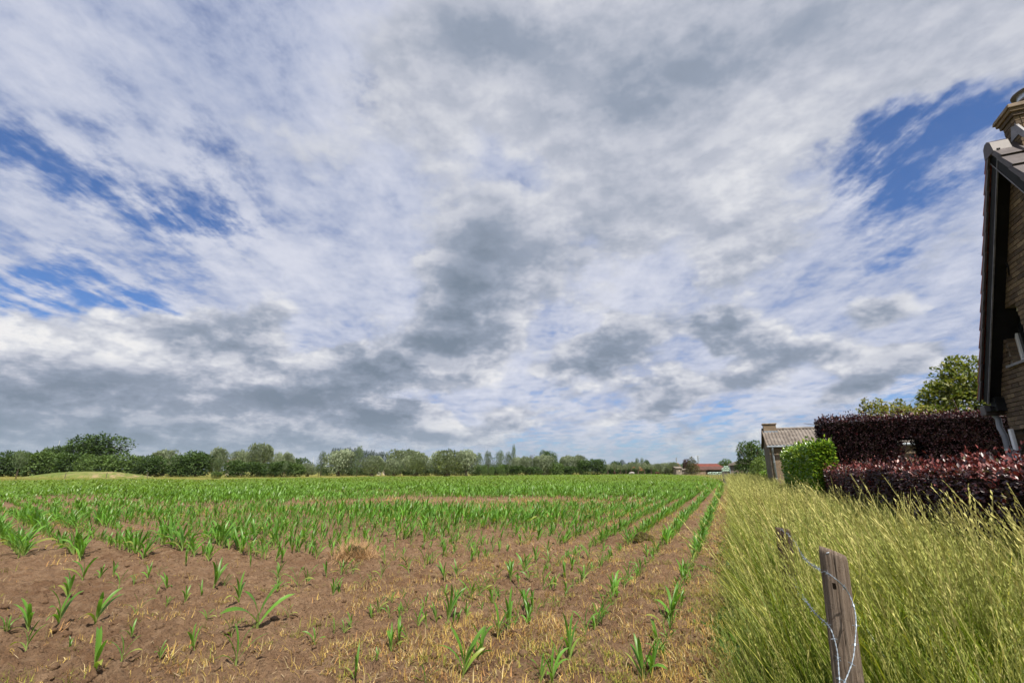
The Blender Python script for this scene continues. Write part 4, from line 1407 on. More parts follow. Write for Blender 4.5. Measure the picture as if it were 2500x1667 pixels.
# bricks of the gable that shows, each its own piece
bl, bh, jt = .205, .062, .011
bmsh = {}
def brick_mesh(L, h, d=.05):
    key = (round(L, 3), round(h, 3), d)
    if key not in bmsh:
        q = MB(); q.box(-L / 2, L / 2, -d / 2, d / 2, -h / 2, h / 2)
        bmsh[key] = q.mesh('brick'); bmsh[key].materials.append(MATS['house_brick'])
    return bmsh[key]
cand = []
nc = int(RIDGE_Z / (bh + jt))
for c in range(0, nc):
    z = .02 + c * (bh + jt)
    half = wall_half(z + bh) - .03
    if half < .1: continue
    u0 = RIDGE_U - half; u1 = RIDGE_U + half
    x = (math.floor(u0 / (bl + jt)) + .5 * (c % 2)) * (bl + jt)
    spans = [(u0, u1)]
    for o in OPEN:
        if z + bh > o[2] and z < o[3]:
            spans = [s for sp in spans for s in ((sp[0], min(sp[1], o[0])), (max(sp[0], o[1]), sp[1])) if s[1] - s[0] > .03]
    while x < u1:
        for s0, s1 in spans:
            a, b = max(x, s0), min(x + bl, s1)
            if b - a > .035: cand.append(((a + b) / 2, z + bh / 2, b - a))
        x += bl + jt
W3 = np.array([list(uw(c[0], HW, c[1])) for c in cand])
PX, PY = to_px(W3)
vis = (PX < 2530) & (PX > 2380) & (PY > 250) & (PY < 1190)
size = np.where(vis, 1 / np.linalg.norm(W3 - np.array([[0, 0, EYE]]), axis=1), 0)
order = np.argsort(-size)
single = set(order[:300])
rest = MB()
for i, (u, z, L) in enumerate(cand):
    prou = random.uniform(-.002, .003)
    if i in single:
        o = link('brick', brick_mesh(round(L, 2), bh), None, wall, (u, -HW + .020 - .025 + prou + .010, z), (random.gauss(0, .006), random.gauss(0, .006), random.gauss(0, .008)))
    else:
        y = -HW + .005 + prou
        rest.box(u - L / 2, u + L / 2, y - .02, y + .025, z - bh / 2, z + bh / 2)
tag(rest.build('brick_courses', MATS['house_brick'], wall), kind='stuff')

# windows in their reveals
for (u0, u1, z0, z1) in OPEN:
    w_ = empty('window', (0, 0, 0)); w_.parent = house
    y = -HW - .13
    f = MB(); t = .055
    f.box(u0, u0 + t, y - .04, y + .02, z0, z1); f.box(u1 - t, u1, y - .04, y + .02, z0, z1)
    f.box(u0 + t, u1 - t, y - .04, y + .02, z0, z0 + t); f.box(u0 + t, u1 - t, y - .04, y + .02, z1 - t, z1)
    f.build('frame', MATS['white_paint'], w_, bevel=.006)
    p = MB(); p.box(u0 + t, u1 - t, y - .02, y - .012, z0 + t, z1 - t); p.build('pane', MATS['window_glass'], w_)
    s = MB(); s.box(u0 - .06, u1 + .06, -HW - .12, -HW + .075, z0 - .045, z0 - .002); s.build('sill', MATS['stone_sill'], w_, bevel=.004)
    # brick reveal on the side that shows
    rv = MB()
    for k in range(int((z1 - z0) / (bh + jt))):
        zz = z0 + .01 + k * (bh + jt)
        rv.box(u1 - .012, u1 + .01, -HW - .108, -HW - .004, zz, zz + bh)
    rv.build('reveal', MATS['house_brick'], w_)

# roof: boarded soffit, barge edge, tiles
def slope_pt(side, s, off, y):
    """point on a roof slope: s metres down from the ridge, off metres above the plane"""
    nu, nz = -SLOPE.y, SLOPE.x
    return (RIDGE_U + side * (SLOPE.x * s + nu * off), y, RIDGE_Z + SLOPE.y * s + nz * off)
SL = math.hypot(EAVE_U - RIDGE_U, RIDGE_Z - EAVE_Z)
roof = empty('roof'); roof.parent = house
for side in (1, -1):
    m = MB()
    for (o0, o1, ya, yb, s0, s1) in ((-.16, -.02, -VW - .02, -12.6, .02, SL),):
        p = [slope_pt(side, s0, o0, ya), slope_pt(side, s1, o0, ya), slope_pt(side, s1, o0, yb), slope_pt(side, s0, o0, yb),
             slope_pt(side, s0, o1, ya), slope_pt(side, s1, o1, ya), slope_pt(side, s1, o1, yb), slope_pt(side, s0, o1, yb)]
        m.hexa(p)
    m.build('soffit_boards', MATS['dark_board'], roof)
    m = MB()
    p = [slope_pt(side, .0, -.19, -VW + .012), slope_pt(side, SL + .02, -.19, -VW + .012), slope_pt(side, SL + .02, -.19, -VW - .018), slope_pt(side, .0, -.19, -VW - .018),
         slope_pt(side, .0, -.05, -VW + .012), slope_pt(side, SL + .02, -.05, -VW + .012), slope_pt(side, SL + .02, -.05, -VW - .018), slope_pt(side, .0, -.05, -VW - .018)]
    m.hexa(p); m.build('barge_board', MATS['dark_board'], roof)
    m = MB()
    p = [slope_pt(side, .0, -.205, -VW + .018), slope_pt(side, SL + .02, -.205, -VW + .018), slope_pt(side, SL + .02, -.205, -VW - .002), slope_pt(side, .0, -.205, -VW - .002),
         slope_pt(side, .0, -.192, -VW + .018), slope_pt(side, SL + .02, -.192, -VW + .018), slope_pt(side, SL + .02, -.192, -VW - .002), slope_pt(side, .0, -.192, -VW - .002)]
    m.hexa(p); m.build('edge_trim', MATS['lead'], roof)
    # verge tiles, each lapping the one below
    n_t = 13
    L = SL / n_t
    for k in range(n_t):
        s0, s1 = k * L - .01, (k + 1) * L + .055
        tile = empty('verge_tile'); tile.parent = roof
        m = MB()
        y0, y1 = -VW + .050, -VW + .020
        def q(s, o, y): return slope_pt(side, s, o, y)
        lo0, lo1 = -.035, -.015
        hi0, hi1 = .045, .085
        m.hexa([q(s0, lo0, y0), q(s1, lo1, y0), q(s1, lo1, y1), q(s0, lo0, y1), q(s0, hi0 - .03, y0), q(s1, hi1 - .03, y0), q(s1, hi1 - .03, y1), q(s0, hi0 - .03, y1)])
        m.build('flange', MATS['verge_tile'], tile, bevel=.004)
        m = MB()
        yb = -VW - .30
        m.hexa([q(s0, hi0 - .028, y0), q(s1, hi1 - .028, y0), q(s1, hi1 - .028, yb), q(s0, hi0 - .028, yb), q(s0, hi0 - .008, y0), q(s1, hi1 - .008, y0), q(s1, hi1 - .008, yb), q(s0, hi0 - .008, yb)])
        m.build('tile_top', MATS['red_fringe_tile' if side > 0 else 'verge_tile'], tile, bevel=.003)  # grey tiles reddened on the far slope, lens colour fringe put into the colour
    m = MB()
    for k in range(n_t):
        s0, s1 = k * L - .01, (k + 1) * L + .05
        m.hexa([slope_pt(side, s0, .01, -VW - .31), slope_pt(side, s1, .045, -VW - .31), slope_pt(side, s1, .045, -12.6), slope_pt(side, s0, .01, -12.6),
                slope_pt(side, s0, .03, -VW - .31), slope_pt(side, s1, .068, -VW - .31), slope_pt(side, s1, .068, -12.6), slope_pt(side, s0, .03, -12.6)])
    tag(m.build('tile_courses', MATS['verge_tile'], roof), kind='stuff')
# ridge caps with the angular end piece
for k in range(12):
    y1 = -VW + .06 - k * .42 if k else -VW + .055
    y0 = -VW + .06 - (k + 1) * .42 - .03
    if k in (0,): y0 = -VW - .16
    if 0 < k < 3: continue                            # the chimney stands here
    m = MB()
    sec = [(-.14, -.12), (-.10, .05), (-.035, .10), (.035, .10), (.10, .05), (.14, -.12)]
    i = len(m.v)
    for y in (y1, y0):
        for (a, z) in sec: m.v.append((RIDGE_U + a, y, RIDGE_Z + z))
    nn = len(sec)
    for j in range(nn - 1): m.f.append((j, j + 1, nn + j + 1, nn + j))
    m.f.append(tuple(reversed(range(nn)))); m.f.append(tuple(range(nn, 2 * nn))); m.f.append((0, nn, 2 * nn - 1, nn - 1))
    m.build('ridge_cap', MATS['verge_tile'], roof)

# chimney with brick courses, cut-corner slab and round metal cowl
ch = empty('chimney'); ch.parent = house
CU0, CU1, CY0, CY1, CZ0, CZ1 = 8.52, 8.84, -5.30, -4.52, 5.9, 6.78
m = MB(); m.box(CU0 + .012, CU1 - .012, CY0 + .012, CY1 - .012, CZ0, CZ1 - .002); m.build('flue_stack', MATS['mortar'], ch)
k = 0
z = CZ0 + .01
while z + bh < CZ1:
    off = (k % 2) * .5 * (bl + jt)
    x = CU0 - off
    while x < CU1:
        a, b = max(x, CU0), min(x + bl, CU1)
        if b - a > .03: link('brick', brick_mesh(round(b - a, 2), bh, .06), None, ch, ((a + b) / 2, CY1 - .024, z + bh / 2))
        x += bl + jt
    y = CY0 - off * 1.0
    while y < CY1 - .07:
        a, b = max(y, CY0), min(y + bl, CY1 - .062)
        if b - a > .03: link('brick', brick_mesh(round(b - a, 2), bh, .06), None, ch, (CU0 + .024, (a + b) / 2, z + bh / 2), (0, 0, math.pi / 2))
        y += bl + jt
    z += bh + jt; k += 1
m = MB()
for (g0, za, zb) in ((.030, CZ1, CZ1 + .062), (.055, CZ1 + .064, CZ1 + .12)):
    m.box(CU0 - g0, CU1 + g0, CY0 - g0, CY1 + g0, za, zb)
m.build('corbel', MATS['house_brick'], ch, bevel=.006)
m = MB(); g0 = .08; z0, z1, cc = CZ1 + .122, CZ1 + .19, .10
pts = [(CU0 - g0, CY0 - g0), (CU1 + g0, CY0 - g0), (CU1 + g0, CY1 + g0), (CU0 - g0 + .0, CY1 + g0)]
i = len(m.v)
for zz, s in ((z0, 0), (z1, .03)):
    for (a, b) in pts:
        ca, cb = (CU0 + CU1) / 2, (CY0 + CY1) / 2
        m.v.append((a + (ca - a) * s, b + (cb - b) * s, zz))
m.f += [(3, 2, 1, 0), (4, 5, 6, 7)] + [(j, (j + 1) % 4, 4 + (j + 1) % 4, 4 + j) for j in range(4)]
m.build('slab', MATS['concrete'], ch, bevel=.01)
cx, cy = (CU0 + CU1) / 2 - .02, CY1 - .34
m = MB(); m.tube([(cx, cy, CZ1 + .185), (cx, cy, CZ1 + .30)], [.150, .140], 24); m.build('flue_pot', MATS['concrete'], ch)
for za, r in ((.285, .205), (.42, .225)):
    m = MB(); m.tube([(cx, cy, CZ1 + za), (cx, cy, CZ1 + za + .012), (cx, cy, CZ1 + za + .045)], [r, r, r * .78], 28); m.build('cowl_ring', MATS['lead'], ch, smooth=False)
m = MB(); m.tube([(cx, cy, CZ1 + .33), (cx, cy, CZ1 + .42)], .165, 24); m.build('cowl_drum', MATS['steel'], ch)
# lead flashing dressed over the tiles
m = MB()
m.hexa([(CU0 - .16, CY1 - .02, RIDGE_Z - .17), (CU0 + .02, CY1 - .02, RIDGE_Z + .10), (CU0 + .02, CY1 + .03, RIDGE_Z + .10), (CU0 - .16, CY1 + .03, RIDGE_Z - .17),
        (CU0 - .12, CY1 - .02, RIDGE_Z + .02), (CU0 + .02, CY1 - .02, RIDGE_Z + .26), (CU0 + .02, CY1 + .012, RIDGE_Z + .26), (CU0 - .12, CY1 + .012, RIDGE_Z + .02)])
m.build('flashing', MATS['lead'], ch)
m = MB()
m.hexa([(CU0 - .02, CY1 + .001, RIDGE_Z + .05), (CU1 - .12, CY1 + .001, RIDGE_Z + .05), (CU1 - .12, CY1 + .02, RIDGE_Z + .05), (CU0 - .02, CY1 + .02, RIDGE_Z + .05),
        (CU0 - .02, CY1 + .001, RIDGE_Z + .20), (CU1 - .2, CY1 + .001, RIDGE_Z + .26), (CU1 - .2, CY1 + .014, RIDGE_Z + .26), (CU0 - .02, CY1 + .014, RIDGE_Z + .20)])
m.build('flashing', MATS['lead'], ch)

# gutter box at the far eave, with downpipe on the wall corner
m = MB(); m.box(EAVE_U - .05, EAVE_U + .13, -12.6, -VW + .03, EAVE_Z - .30, EAVE_Z - .13); m.build('gutter', MATS['verge_tile'], house, bevel=.012)
m = MB(); m.box(CORNER - .06, EAVE_U - .052, -12.6, -VW + .02, EAVE_Z - .24, EAVE_Z - .17); m.build('eave_board', MATS['dark_board'], house)
m = MB(); m.box(CORNER - .12, CORNER + .06, -HW + .002, -HW + .16, EAVE_Z - .26, EAVE_Z - .02); m.build('corbel_block', MATS['dark_board'], house, bevel=.01)
dp = empty('downpipe'); dp.parent = house
pu = CORNER + .005
m = MB(); m.tube([(EAVE_U + .04, -VW - .10, EAVE_Z - .28), (EAVE_U + .03, -VW - .14, EAVE_Z - .36), (pu + .10, -HW + .10, EAVE_Z - .52), (pu + .06, -HW + .085, EAVE_Z - .66), (pu + .06, -HW + .085, .0)], .042, 14)
m.build('pipe', MATS['pipe_plastic'], dp, smooth=True)
for z in (1.95, 1.35, .6):
    m = MB(); m.tube([(pu + .06, -HW + .085, z), (pu + .06, -HW + .085, z + .035)], .050, 14); m.build('bracket', MATS['steel'], dp)
# white corner post of the lower annexe window
m = MB(); m.box(CORNER - .135, CORNER - .055, -HW + .028, -HW + .075, .55, 2.30); m.build('white_trim', MATS['white_paint'], house, bevel=.008)
m = MB(); m.tube([(CORNER - .02, -HW + .035, 2.3), (CORNER - .018, -HW + .035, 1.7), (CORNER - .03, -HW + .05, 1.3), (CORNER - .015, -HW + .035, .7)], .006, 6); m.build('cable', MATS['dark_board'], house)
# iron wall tie
m = MB(); m.tube([(9.55, -HW + .035, 4.62), (9.50, -HW + .04, 4.76), (9.55, -HW + .04, 4.9), (9.50, -HW + .04, 5.04), (9.56, -HW + .035, 5.16)], .012, 6); m.build('wall_tie', MATS['dark_board'], house, smooth=True)

# ------------------------------------------------------------------ brick shed with corrugated roof
SU, SWL = 31.0, 2.25                                   # front wall line and left wall line
shed = empty('brick_shed', uw(SU, SWL, 0), (0, 0, -ROW_AZ))   # local x = w, y = u
SX, SD, SE, SRz = 8.6, 4.2, 3.02, 4.0                 # length, depth, eave, ridge
tag(shed, 'brick shed with a corrugated grey roof and small chimney behind the hedges', 'shed')
m = MB(); m.box(0, SX, 0, .22, -.3, SE); m.build('front_wall', MATS['shed_brick_front'], shed)
m = MB(); m.box(.221, SX, SD - .22, SD, -.3, SE); m.build('rear_wall', MATS['shed_brick_front'], shed)
for x0 in (0, SX - .22):
    m = MB()
    m.v += [(x0, .221 if x0 == 0 else .221, -.3), (x0, SD, -.3), (x0, SD, SE), (x0, SD / 2, SRz - .04), (x0, .221, SE)]
    m.v += [(x0 + .22, y, z) for (_, y, z) in m.v[-5:]]
    i = len(m.v) - 10
    m.f += [(i + 4, i + 3, i + 2, i + 1, i), (i + 5, i + 6, i + 7, i + 8, i + 9)] + [(i + k, i + (k + 1) % 5, i + 5 + (k + 1) % 5, i + 5 + k) for k in range(5)]
    m.build('gable_wall', MATS['shed_brick_side'], shed)
for side in (0, 1):
    # corrugated sheets, six to a slope, each lapping its neighbour
    for k in range(8):
        x0, x1 = -.10 + k * 1.10, -.10 + (k + 1) * 1.10 + .06
        n = int((x1 - x0) / .177 * 8)
        V, F = [], []
        for j, (y, z) in enumerate(((-.22, SE - .03), (SD * .27, SE + (SRz - SE) * .54), (SD / 2 + .02, SRz + .015))):
            if side: y = SD - y
            for i in range(n + 1):
                x = x0 + (x1 - x0) * i / n
                V.append((x, y, z + .055 + .030 * math.sin(2 * math.pi * x / .177) + .006 * (k % 2)))
        for j in range(2):
            for i in range(n):
                a = j * (n + 1) + i
                F.append((a, a + 1, a + n + 2, a + n + 1))
        me = bpy.data.meshes.new('roof_sheet'); me.from_pydata(V, [], F); me.update()
        o = link('roof_sheet', me, MATS['asbestos_sheet'], shed)
        so = o.modifiers.new('thick', 'SOLIDIFY'); so.thickness = .012
m = MB()
for k in range(8):
    m.tube([(-.12 + 1.1 * k, SD / 2, SRz + .085), (-.12 + 1.1 * (k + 1) + .03, SD / 2, SRz + .085)], .085, 12)
m.build('ridge_capping', MATS['asbestos_sheet'], shed)
m = MB(); m.box(-.14, -.06, -.20, SD + .2, SE - .06, SE + .06)
m = MB()
for sgn in (0, 1):
    a, b = (-.20, SE - .06), (SD / 2, SRz - .02)
    if sgn: a, b = (SD + .20, SE - .06), (SD / 2, SRz - .02)
    m.hexa([(-.13, a[0], a[1]), (-.13, b[0], b[1]), (-.09, b[0], b[1]), (-.09, a[0], a[1]), (-.13, a[0], a[1] + .12), (-.13, b[0], b[1] + .12), (-.09, b[0], b[1] + .12), (-.09, a[0], a[1] + .12)])
m.build('verge_board', MATS['weathered_wood'], shed)
m = MB()
m.box(-.12, SX + .1, -.34, -.225, SE - .11, SE - .01); m.build('gutter', MATS['zinc'], shed, bevel=.02)
dp = empty('downpipe'); dp.parent = shed
m = MB(); m.tube([(.16, -.28, SE - .1), (.16, -.10, SE - .34), (.16, -.08, SE - .5), (.16, -.08, -.2)], .052, 12); m.build('pipe', MATS['zinc'], dp, smooth=True)
for z in (2.1, 1.2):
    m = MB(); m.tube([(.16, -.08, z), (.16, -.08, z + .05)], .064, 12); m.build('bracket', MATS['steel'], dp)
chm = empty('chimney'); chm.parent = shed
m = MB(); m.box(-.02, .66, SD / 2 - .32, SD / 2 + .32, 2.9, 4.36); m.build('stack', MATS['shed_brick_front'], chm)
m = MB(); m.box(-.07, .71, SD / 2 - .37, SD / 2 + .37, 4.362, 4.43); m.build('slab', MATS['concrete'], chm, bevel=.01)
m = MB(); m.box(-.04, .70, SD / 2 - .36, SD / 2 - .322, 3.74, 3.98); m.build('flashing', MATS['zinc'], chm)

# low dark shed farther down the verge
S2 = at_dist(1784, 60)
s2 = empty('low_shed', (S2.x, S2.y, 0), (0, 0, -ROW_AZ))
tag(s2, 'low grey shed with a lean-to roof beyond the round leafy tree', 'shed')
m = MB(); m.box(0, 3.4, 0, 4.2, -.2, 2.45); m.build('wall', MATS['barn_grey'], s2)
m = MB(); m.hexa([(-.25, -.3, 2.3), (3.6, -.3, 2.5), (3.6, 4.5, 2.5), (-.25, 4.5, 2.3), (-.25, -.3, 2.42), (1.7, 2.1 - 2.4, 3.2), (1.7, 4.5, 3.2), (-.25, 4.5, 2.42)]); m.build('roof', MATS['asbestos_sheet'], s2)
m = MB(); m.tube([(-.06, -.06, 2.3), (-.06, -.06, -.1)], .05, 8); m.build('downpipe', MATS['zinc'], s2)
m = MB(); m.box(-1.0, -.05, .1, 2.0, -.2, 1.62); m.build('dark_bin', MATS['render_grey'], s2, bevel=.03)
m = MB(); m.box(.6, 1.5, -.03, -.002, -.1, 1.9); m.build('door', MATS['weathered_wood'], s2)

# ------------------------------------------------------------------ hedges
def box_leaves(n, x0, x1, y0, y1, z0, z1, faces, thick, L, colf, up=.3, ragged=0.0):
    """leaf positions in the outer skin of a clipped hedge; faces = list of (name, share)"""
    P, Nn = [], []
    for f, share in faces:
        k = int(n * share)
        x, y, z = rng.uniform(x0, x1, k), rng.uniform(y0, y1, k), rng.uniform(z0, z1, k)
        dep = np.abs(rng.normal(0, thick, k))
        nn = np.zeros((k, 3))
        if f == 'x0': x = x0 + dep; nn[:, 0] = -1
        if f == 'x1': x = x1 - dep; nn[:, 0] = 1
        if f == 'y0': y = y0 + dep; nn[:, 1] = -1
        if f == 'y1': y = y1 - dep; nn[:, 1] = 1
        if f == 'z1': z = z1 - dep + np.abs(rng.normal(0, ragged, k)) * (rng.random(k) < .35); nn[:, 2] = 1
        P.append(np.stack([x, y, z], -1)); Nn.append(nn)
    P, Nn = np.concatenate(P), np.concatenate(Nn)
    # uneven clipping
    bumps = .07 * fbm(P[:, 0] * 1.3 + P[:, 2] * .7, P[:, 1] * 1.3 + P[:, 2], 3, 50)[:, None]
    P = P + Nn * bumps
    return P, Nn

def hedge(name, origin, size, arch, n, L, colf, mats, lab, faces, thick=.07, ragged=.06, singles=0, twigs=()):
    """clipped hedge: local x = along w, y = along u (both from origin), z up"""
    sx, sy, sz = size
    root = empty(name, origin, (0, 0, -ROW_AZ))
    tag(root, lab, 'hedge')
    m = MB()
    g = .09
    if arch:
        a0, a1, az = arch
        m.box(g, a0 - g, g, sy - g, 0, sz - g); m.box(a1 + g, sx - g, g, sy - g, 0, sz - g); m.box(a0 - g, a1 + g, g, sy - g, az + g, sz - g)
    else:
        m.box(g, sx - g, g, sy - g, 0, sz - g)
    m.build('light_block_core', MATS[mats[1]], root)  # solid dark core added inside the leaves to block light
    P, Nn = box_leaves(n, 0, sx, 0, sy, 0.1, sz, faces, thick, L, colf, ragged=ragged)
    if arch:
        a0, a1, az = arch
        inside = (P[:, 0] > a0 + .04 * np.sin(P[:, 2] * 9)) & (P[:, 0] < a1 + .05 * np.sin(P[:, 2] * 7)) & (P[:, 2] < az - .25 * ((P[:, 0] - (a0 + a1) / 2) / (a1 - a0) * 2) ** 2)
        P, Nn = P[~inside], Nn[~inside]
        k = n // 12                                          # leaves lining the arch
        y = rng.uniform(0, sy, k); s = rng.random(k); z = rng.uniform(.1, az, k)
        side = rng.random(k) < .7
        x = np.where(side, np.where(s < .5, a0, a1), rng.uniform(a0, a1, k)); z = np.where(side, z, az + .03)
        Q = np.stack([x, y, z], -1); nq = np.stack([np.where(side, np.where(s < .5, 1.0, -1.0), 0), np.zeros(k), np.where(side, 0, -1.0)], -1)
        P, Nn = np.concatenate([P, Q - nq * .03]), np.concatenate([Nn, nq])
    k = len(P)
    A = Nn * .9 + unit(k) * .75 + np.array([[0, 0, .28]])
    Nf = Nn + unit(k) * .7 + np.array([[0, 0, .7]])
    Ls = L * rng.uniform(.65, 1.25, k)
    top = Nn[:, 2] > .5
    col = colf(P, top, k)
    order = np.argsort(np.linalg.norm((P @ np.array(Matrix.Rotation(-ROW_AZ, 3, 'Z').transposed())) + np.array(origin)[None] - np.array([[0, 0, EYE]]), axis=1))
    if singles:
        W = P @ np.array(Matrix.Rotation(-ROW_AZ, 3, 'Z')).T + np.array(origin)[None]
        px, py = to_px(W)
        vis = (px > 5) & (px < 2495) & (py > 900) & (py < 1330) & (Nn[:, 0] < .5)
        d = np.linalg.norm(W - np.array([[0, 0, EYE]]), axis=1) + np.where(vis, 0, 1e3)
        pick = np.argsort(d)[:singles * 4][::4]
        keep = np.ones(k, bool); keep[pick] = False
        # single leaves share a few blade shapes
        shapes = []
        for c_ in range(5):
            V, F, C = leaf_shape(np.array(colf(np.zeros((1, 3)), np.array([c_ > 2]), 1))[0])
            me = mesh_np('leaf', V, F, C, smooth=True); me.materials.append(MATS[mats[0]]); shapes.append(me)
        for i in pick:
            a = Vector(A[i]).normalized(); nf = Vector(Nf[i]); s = a.cross(nf).normalized(); u_ = s.cross(a)
            M = Matrix((s, a, u_)).transposed().to_4x4()
            o = link('leaf', shapes[random.randrange(3, 5) if top[i] else random.randrange(0, 4)], None, root)
            o.matrix_local = Matrix.Translation(Vector(P[i])) @ M @ Matrix.Scale(float(Ls[i]), 4)
        P, A, Nf, Ls, col = P[keep], A[keep], Nf[keep], Ls[keep], col[keep]
    V, F, C = leaves_np(P, A, Nf, Ls, Ls * .62, col, .18)
    tag(link('foliage', mesh_np('foliage', V, F, C), MATS[mats[0]], root), kind='stuff')
    for (a, b) in twigs:
        t = MB(); t.tube([a, ((a[0] + b[0]) / 2 + .02, (a[1] + b[1]) / 2, (a[2] + b[2]) / 2), b], [.014, .010, .006], 6); t.build('bare_twig', MATS['weathered_wood'], root)
    return root

def leaf_shape(c):
    """beech leaf one unit long, folded along the rib"""
    t = np.array([0, .18, .42, .68, .88, 1.0]); w = np.array([.02, .22, .33, .27, .13, .0])
    V = np.concatenate([np.stack([-w, t, w * .35 - .10 * t ** 2], -1), np.stack([np.zeros(6), t, -.10 * t ** 2], -1), np.stack([w, t, w * .35 - .10 * t ** 2], -1)])
    F = np.array([(i, 6 + i, 7 + i, 1 + i) for i in range(5)] + [(6 + i, 12 + i, 13 + i, 7 + i) for i in range(5)])
    return V, F, np.broadcast_to(c, V.shape)

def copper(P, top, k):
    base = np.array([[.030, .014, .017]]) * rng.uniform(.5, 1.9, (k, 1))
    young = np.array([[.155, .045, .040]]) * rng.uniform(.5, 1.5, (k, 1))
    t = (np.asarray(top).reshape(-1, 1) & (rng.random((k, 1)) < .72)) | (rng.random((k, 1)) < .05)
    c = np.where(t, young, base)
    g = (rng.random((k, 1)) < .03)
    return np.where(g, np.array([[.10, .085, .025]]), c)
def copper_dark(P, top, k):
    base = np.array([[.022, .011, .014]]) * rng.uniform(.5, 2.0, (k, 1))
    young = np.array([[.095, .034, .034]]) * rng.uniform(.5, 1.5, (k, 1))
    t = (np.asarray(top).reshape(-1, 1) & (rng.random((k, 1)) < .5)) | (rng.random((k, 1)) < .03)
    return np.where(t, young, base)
def laurel(P, top, k):
    return np.where(rng.random((k, 1)) < .45, np.array([[.200, .290, .026]]), np.array([[.095, .180, .024]])) * rng.uniform(.7, 1.4, (k, 1))

LW = 2.45
hedge('copper_beech_hedge', uw(4.2, LW), (1.0, 12.6, 1.63), None, 40000, .055, copper, ('leaf_copper', 'hedge_core'),
      'waist-to-head-high clipped copper beech hedge with reddish top along the tall grass', [('x0', .52), ('z1', .36), ('y1', .04), ('x1', .08)], .06, .10, singles=290)
hedge('copper_beech_hedge', uw(17.0, LW + .28), (9.4, 1.15, 3.14), (1.88, 2.38, 2.52), 40000, .070, copper_dark, ('leaf_copper', 'hedge_core'),
      'tall dark copper beech hedge with a narrow archway cut through it', [('y0', .66), ('z1', .20), ('x0', .14)], .06, .09,
      twigs=[((.1, .2, 2.95), (-.42, .3, 3.06)), ((1.1, .3, 3.1), (1.42, .4, 3.40))])
hedge('laurel_hedge', uw(16.2, LW - .25), (.60, 8.0, 2.38), None, 13000, .105, laurel, ('leaf_laurel', 'hedge_core_green'),
      'bright green laurel hedge in front of the brick shed', [('x0', .5), ('y0', .26), ('z1', .24)], .07, .08)
hedge('laurel_hedge', uw(40.0, 2.3), (1.2, 12.0, 1.55), None, 7000, .12, laurel, ('leaf_laurel', 'hedge_core_green'),
      'low yellow-green clipped hedge beyond the brick shed', [('x0', .6), ('y0', .1), ('z1', .3)], .07, .06)

# ------------------------------------------------------------------ trees
def crown_np(lobes, n, leaf, cols, axis='out', bias=.35, inner=.30, seed=1, rough=.28, ratio=.55):
    """leaf clumps over and inside a set of ellipsoid lobes (cx,cy,cz,rx,ry,rz)"""
    r_ = np.random.default_rng(seed)
    lobes = np.array(lobes, float)
    area = lobes[:, 3] * lobes[:, 5]
    pick = r_.choice(len(lobes), n, p=area / area.sum())
    d = r_.normal(size=(n, 3)); d /= np.linalg.norm(d, axis=1, keepdims=True)
    d[:, 2] += bias * .4; d /= np.linalg.norm(d, axis=1, keepdims=True)
    Lb = lobes[pick]
    clump = perlin(d[:, 0] * 3.1 + Lb[:, 0] * 7 + d[:, 2] * 2.0, d[:, 1] * 3.1 + Lb[:, 2] * 5 + d[:, 2] * 2.6, seed) + .5 * perlin(d[:, 0] * 7 + d[:, 2] * 5, d[:, 1] * 7 + Lb[:, 0] * 3, seed + 5)
    rr = 1 + rough * clump - np.abs(r_.normal(0, .07, n))
    ins = r_.random(n) < inner
    rr = np.where(ins, rr * r_.uniform(.35, .95, n), rr)
    P = Lb[:, :3] + d * Lb[:, 3:6] * rr[:, None]
    u_ = r_.normal(size=(n, 3)); u_ /= np.linalg.norm(u_, axis=1, keepdims=True)
    if axis == 'up': A = d * .35 + u_ * .45 + np.array([[.35, .1, .9]])
    else: A = d * .8 + u_ * .8
    Nf = d + u_ * .6 + np.array([[0, 0, .4]])
    f = r_.random((n, 1))
    c = np.array(cols[0])[None] * (1 - f) + np.array(cols[1])[None] * f
    c = c * (1 + .5 * clump[:, None]) * r_.uniform(.75, 1.25, (n, 1))
    L = leaf * r_.uniform(.6, 1.3, n)
    return leaves_np(P, A, Nf, L, L * ratio, np.clip(c, .004, 1), .2)

def trunk_mb(h, r, limbs, seed, top=.0, lean=(0, 0)):
    r_ = random.Random(seed)
    m = MB()
    k = 6
    pts = [(lean[0] * (i / k) ** 1.5 + r_.gauss(0, r * .25) * (i > 0), lean[1] * (i / k) ** 1.5, h * i / k - .02) for i in range(k + 1)]
    m.tube(pts, [r * (1.25 - .6 * i / k) for i in range(k + 1)], 9)
    for (a, el, L) in limbs:
        b = Vector(pts[k - r_.randint(0, 2)])
        d = Vector((math.cos(a) * math.cos(el), math.sin(a) * math.cos(el), math.sin(el)))
        m.tube([b, b + d * L * .5 + Vector((0, 0, L * .06)), b + d * L + Vector((0, 0, L * .2))], [r * .42, r * .28, r * .1], 6)
    return m

WILLOW = ((.125, .165, .092), (.260, .295, .195))
DARKG = ((.030, .062, .015), (.070, .115, .028))
MIDG = ((.055, .100, .025), (.110, .165, .042))
BRIGHTG = ((.085, .150, .030), (.150, .215, .055))
DEEP = ((.018, .036, .014), (.036, .058, .022))
POPL = ((.070, .105, .045), (.120, .160, .080))
def rnd_lobes(seed, n, spread, rz, base=.5, r0=.30):
    r_ = random.Random(seed)
    out = [(0, 0, base, .42, .42, rz)]
    for _ in range(n):
        a = r_.uniform(0, 6.28)
        out.append((math.cos(a) * spread * r_.uniform(.6, 1), math.sin(a) * spread * r_.uniform(.6, 1), base + r_.uniform(-.22, .28), r0 * r_.uniform(.7, 1.1), r0 * r_.uniform(.7, 1.1), r0 * r_.uniform(.7, 1.2)))
    return out

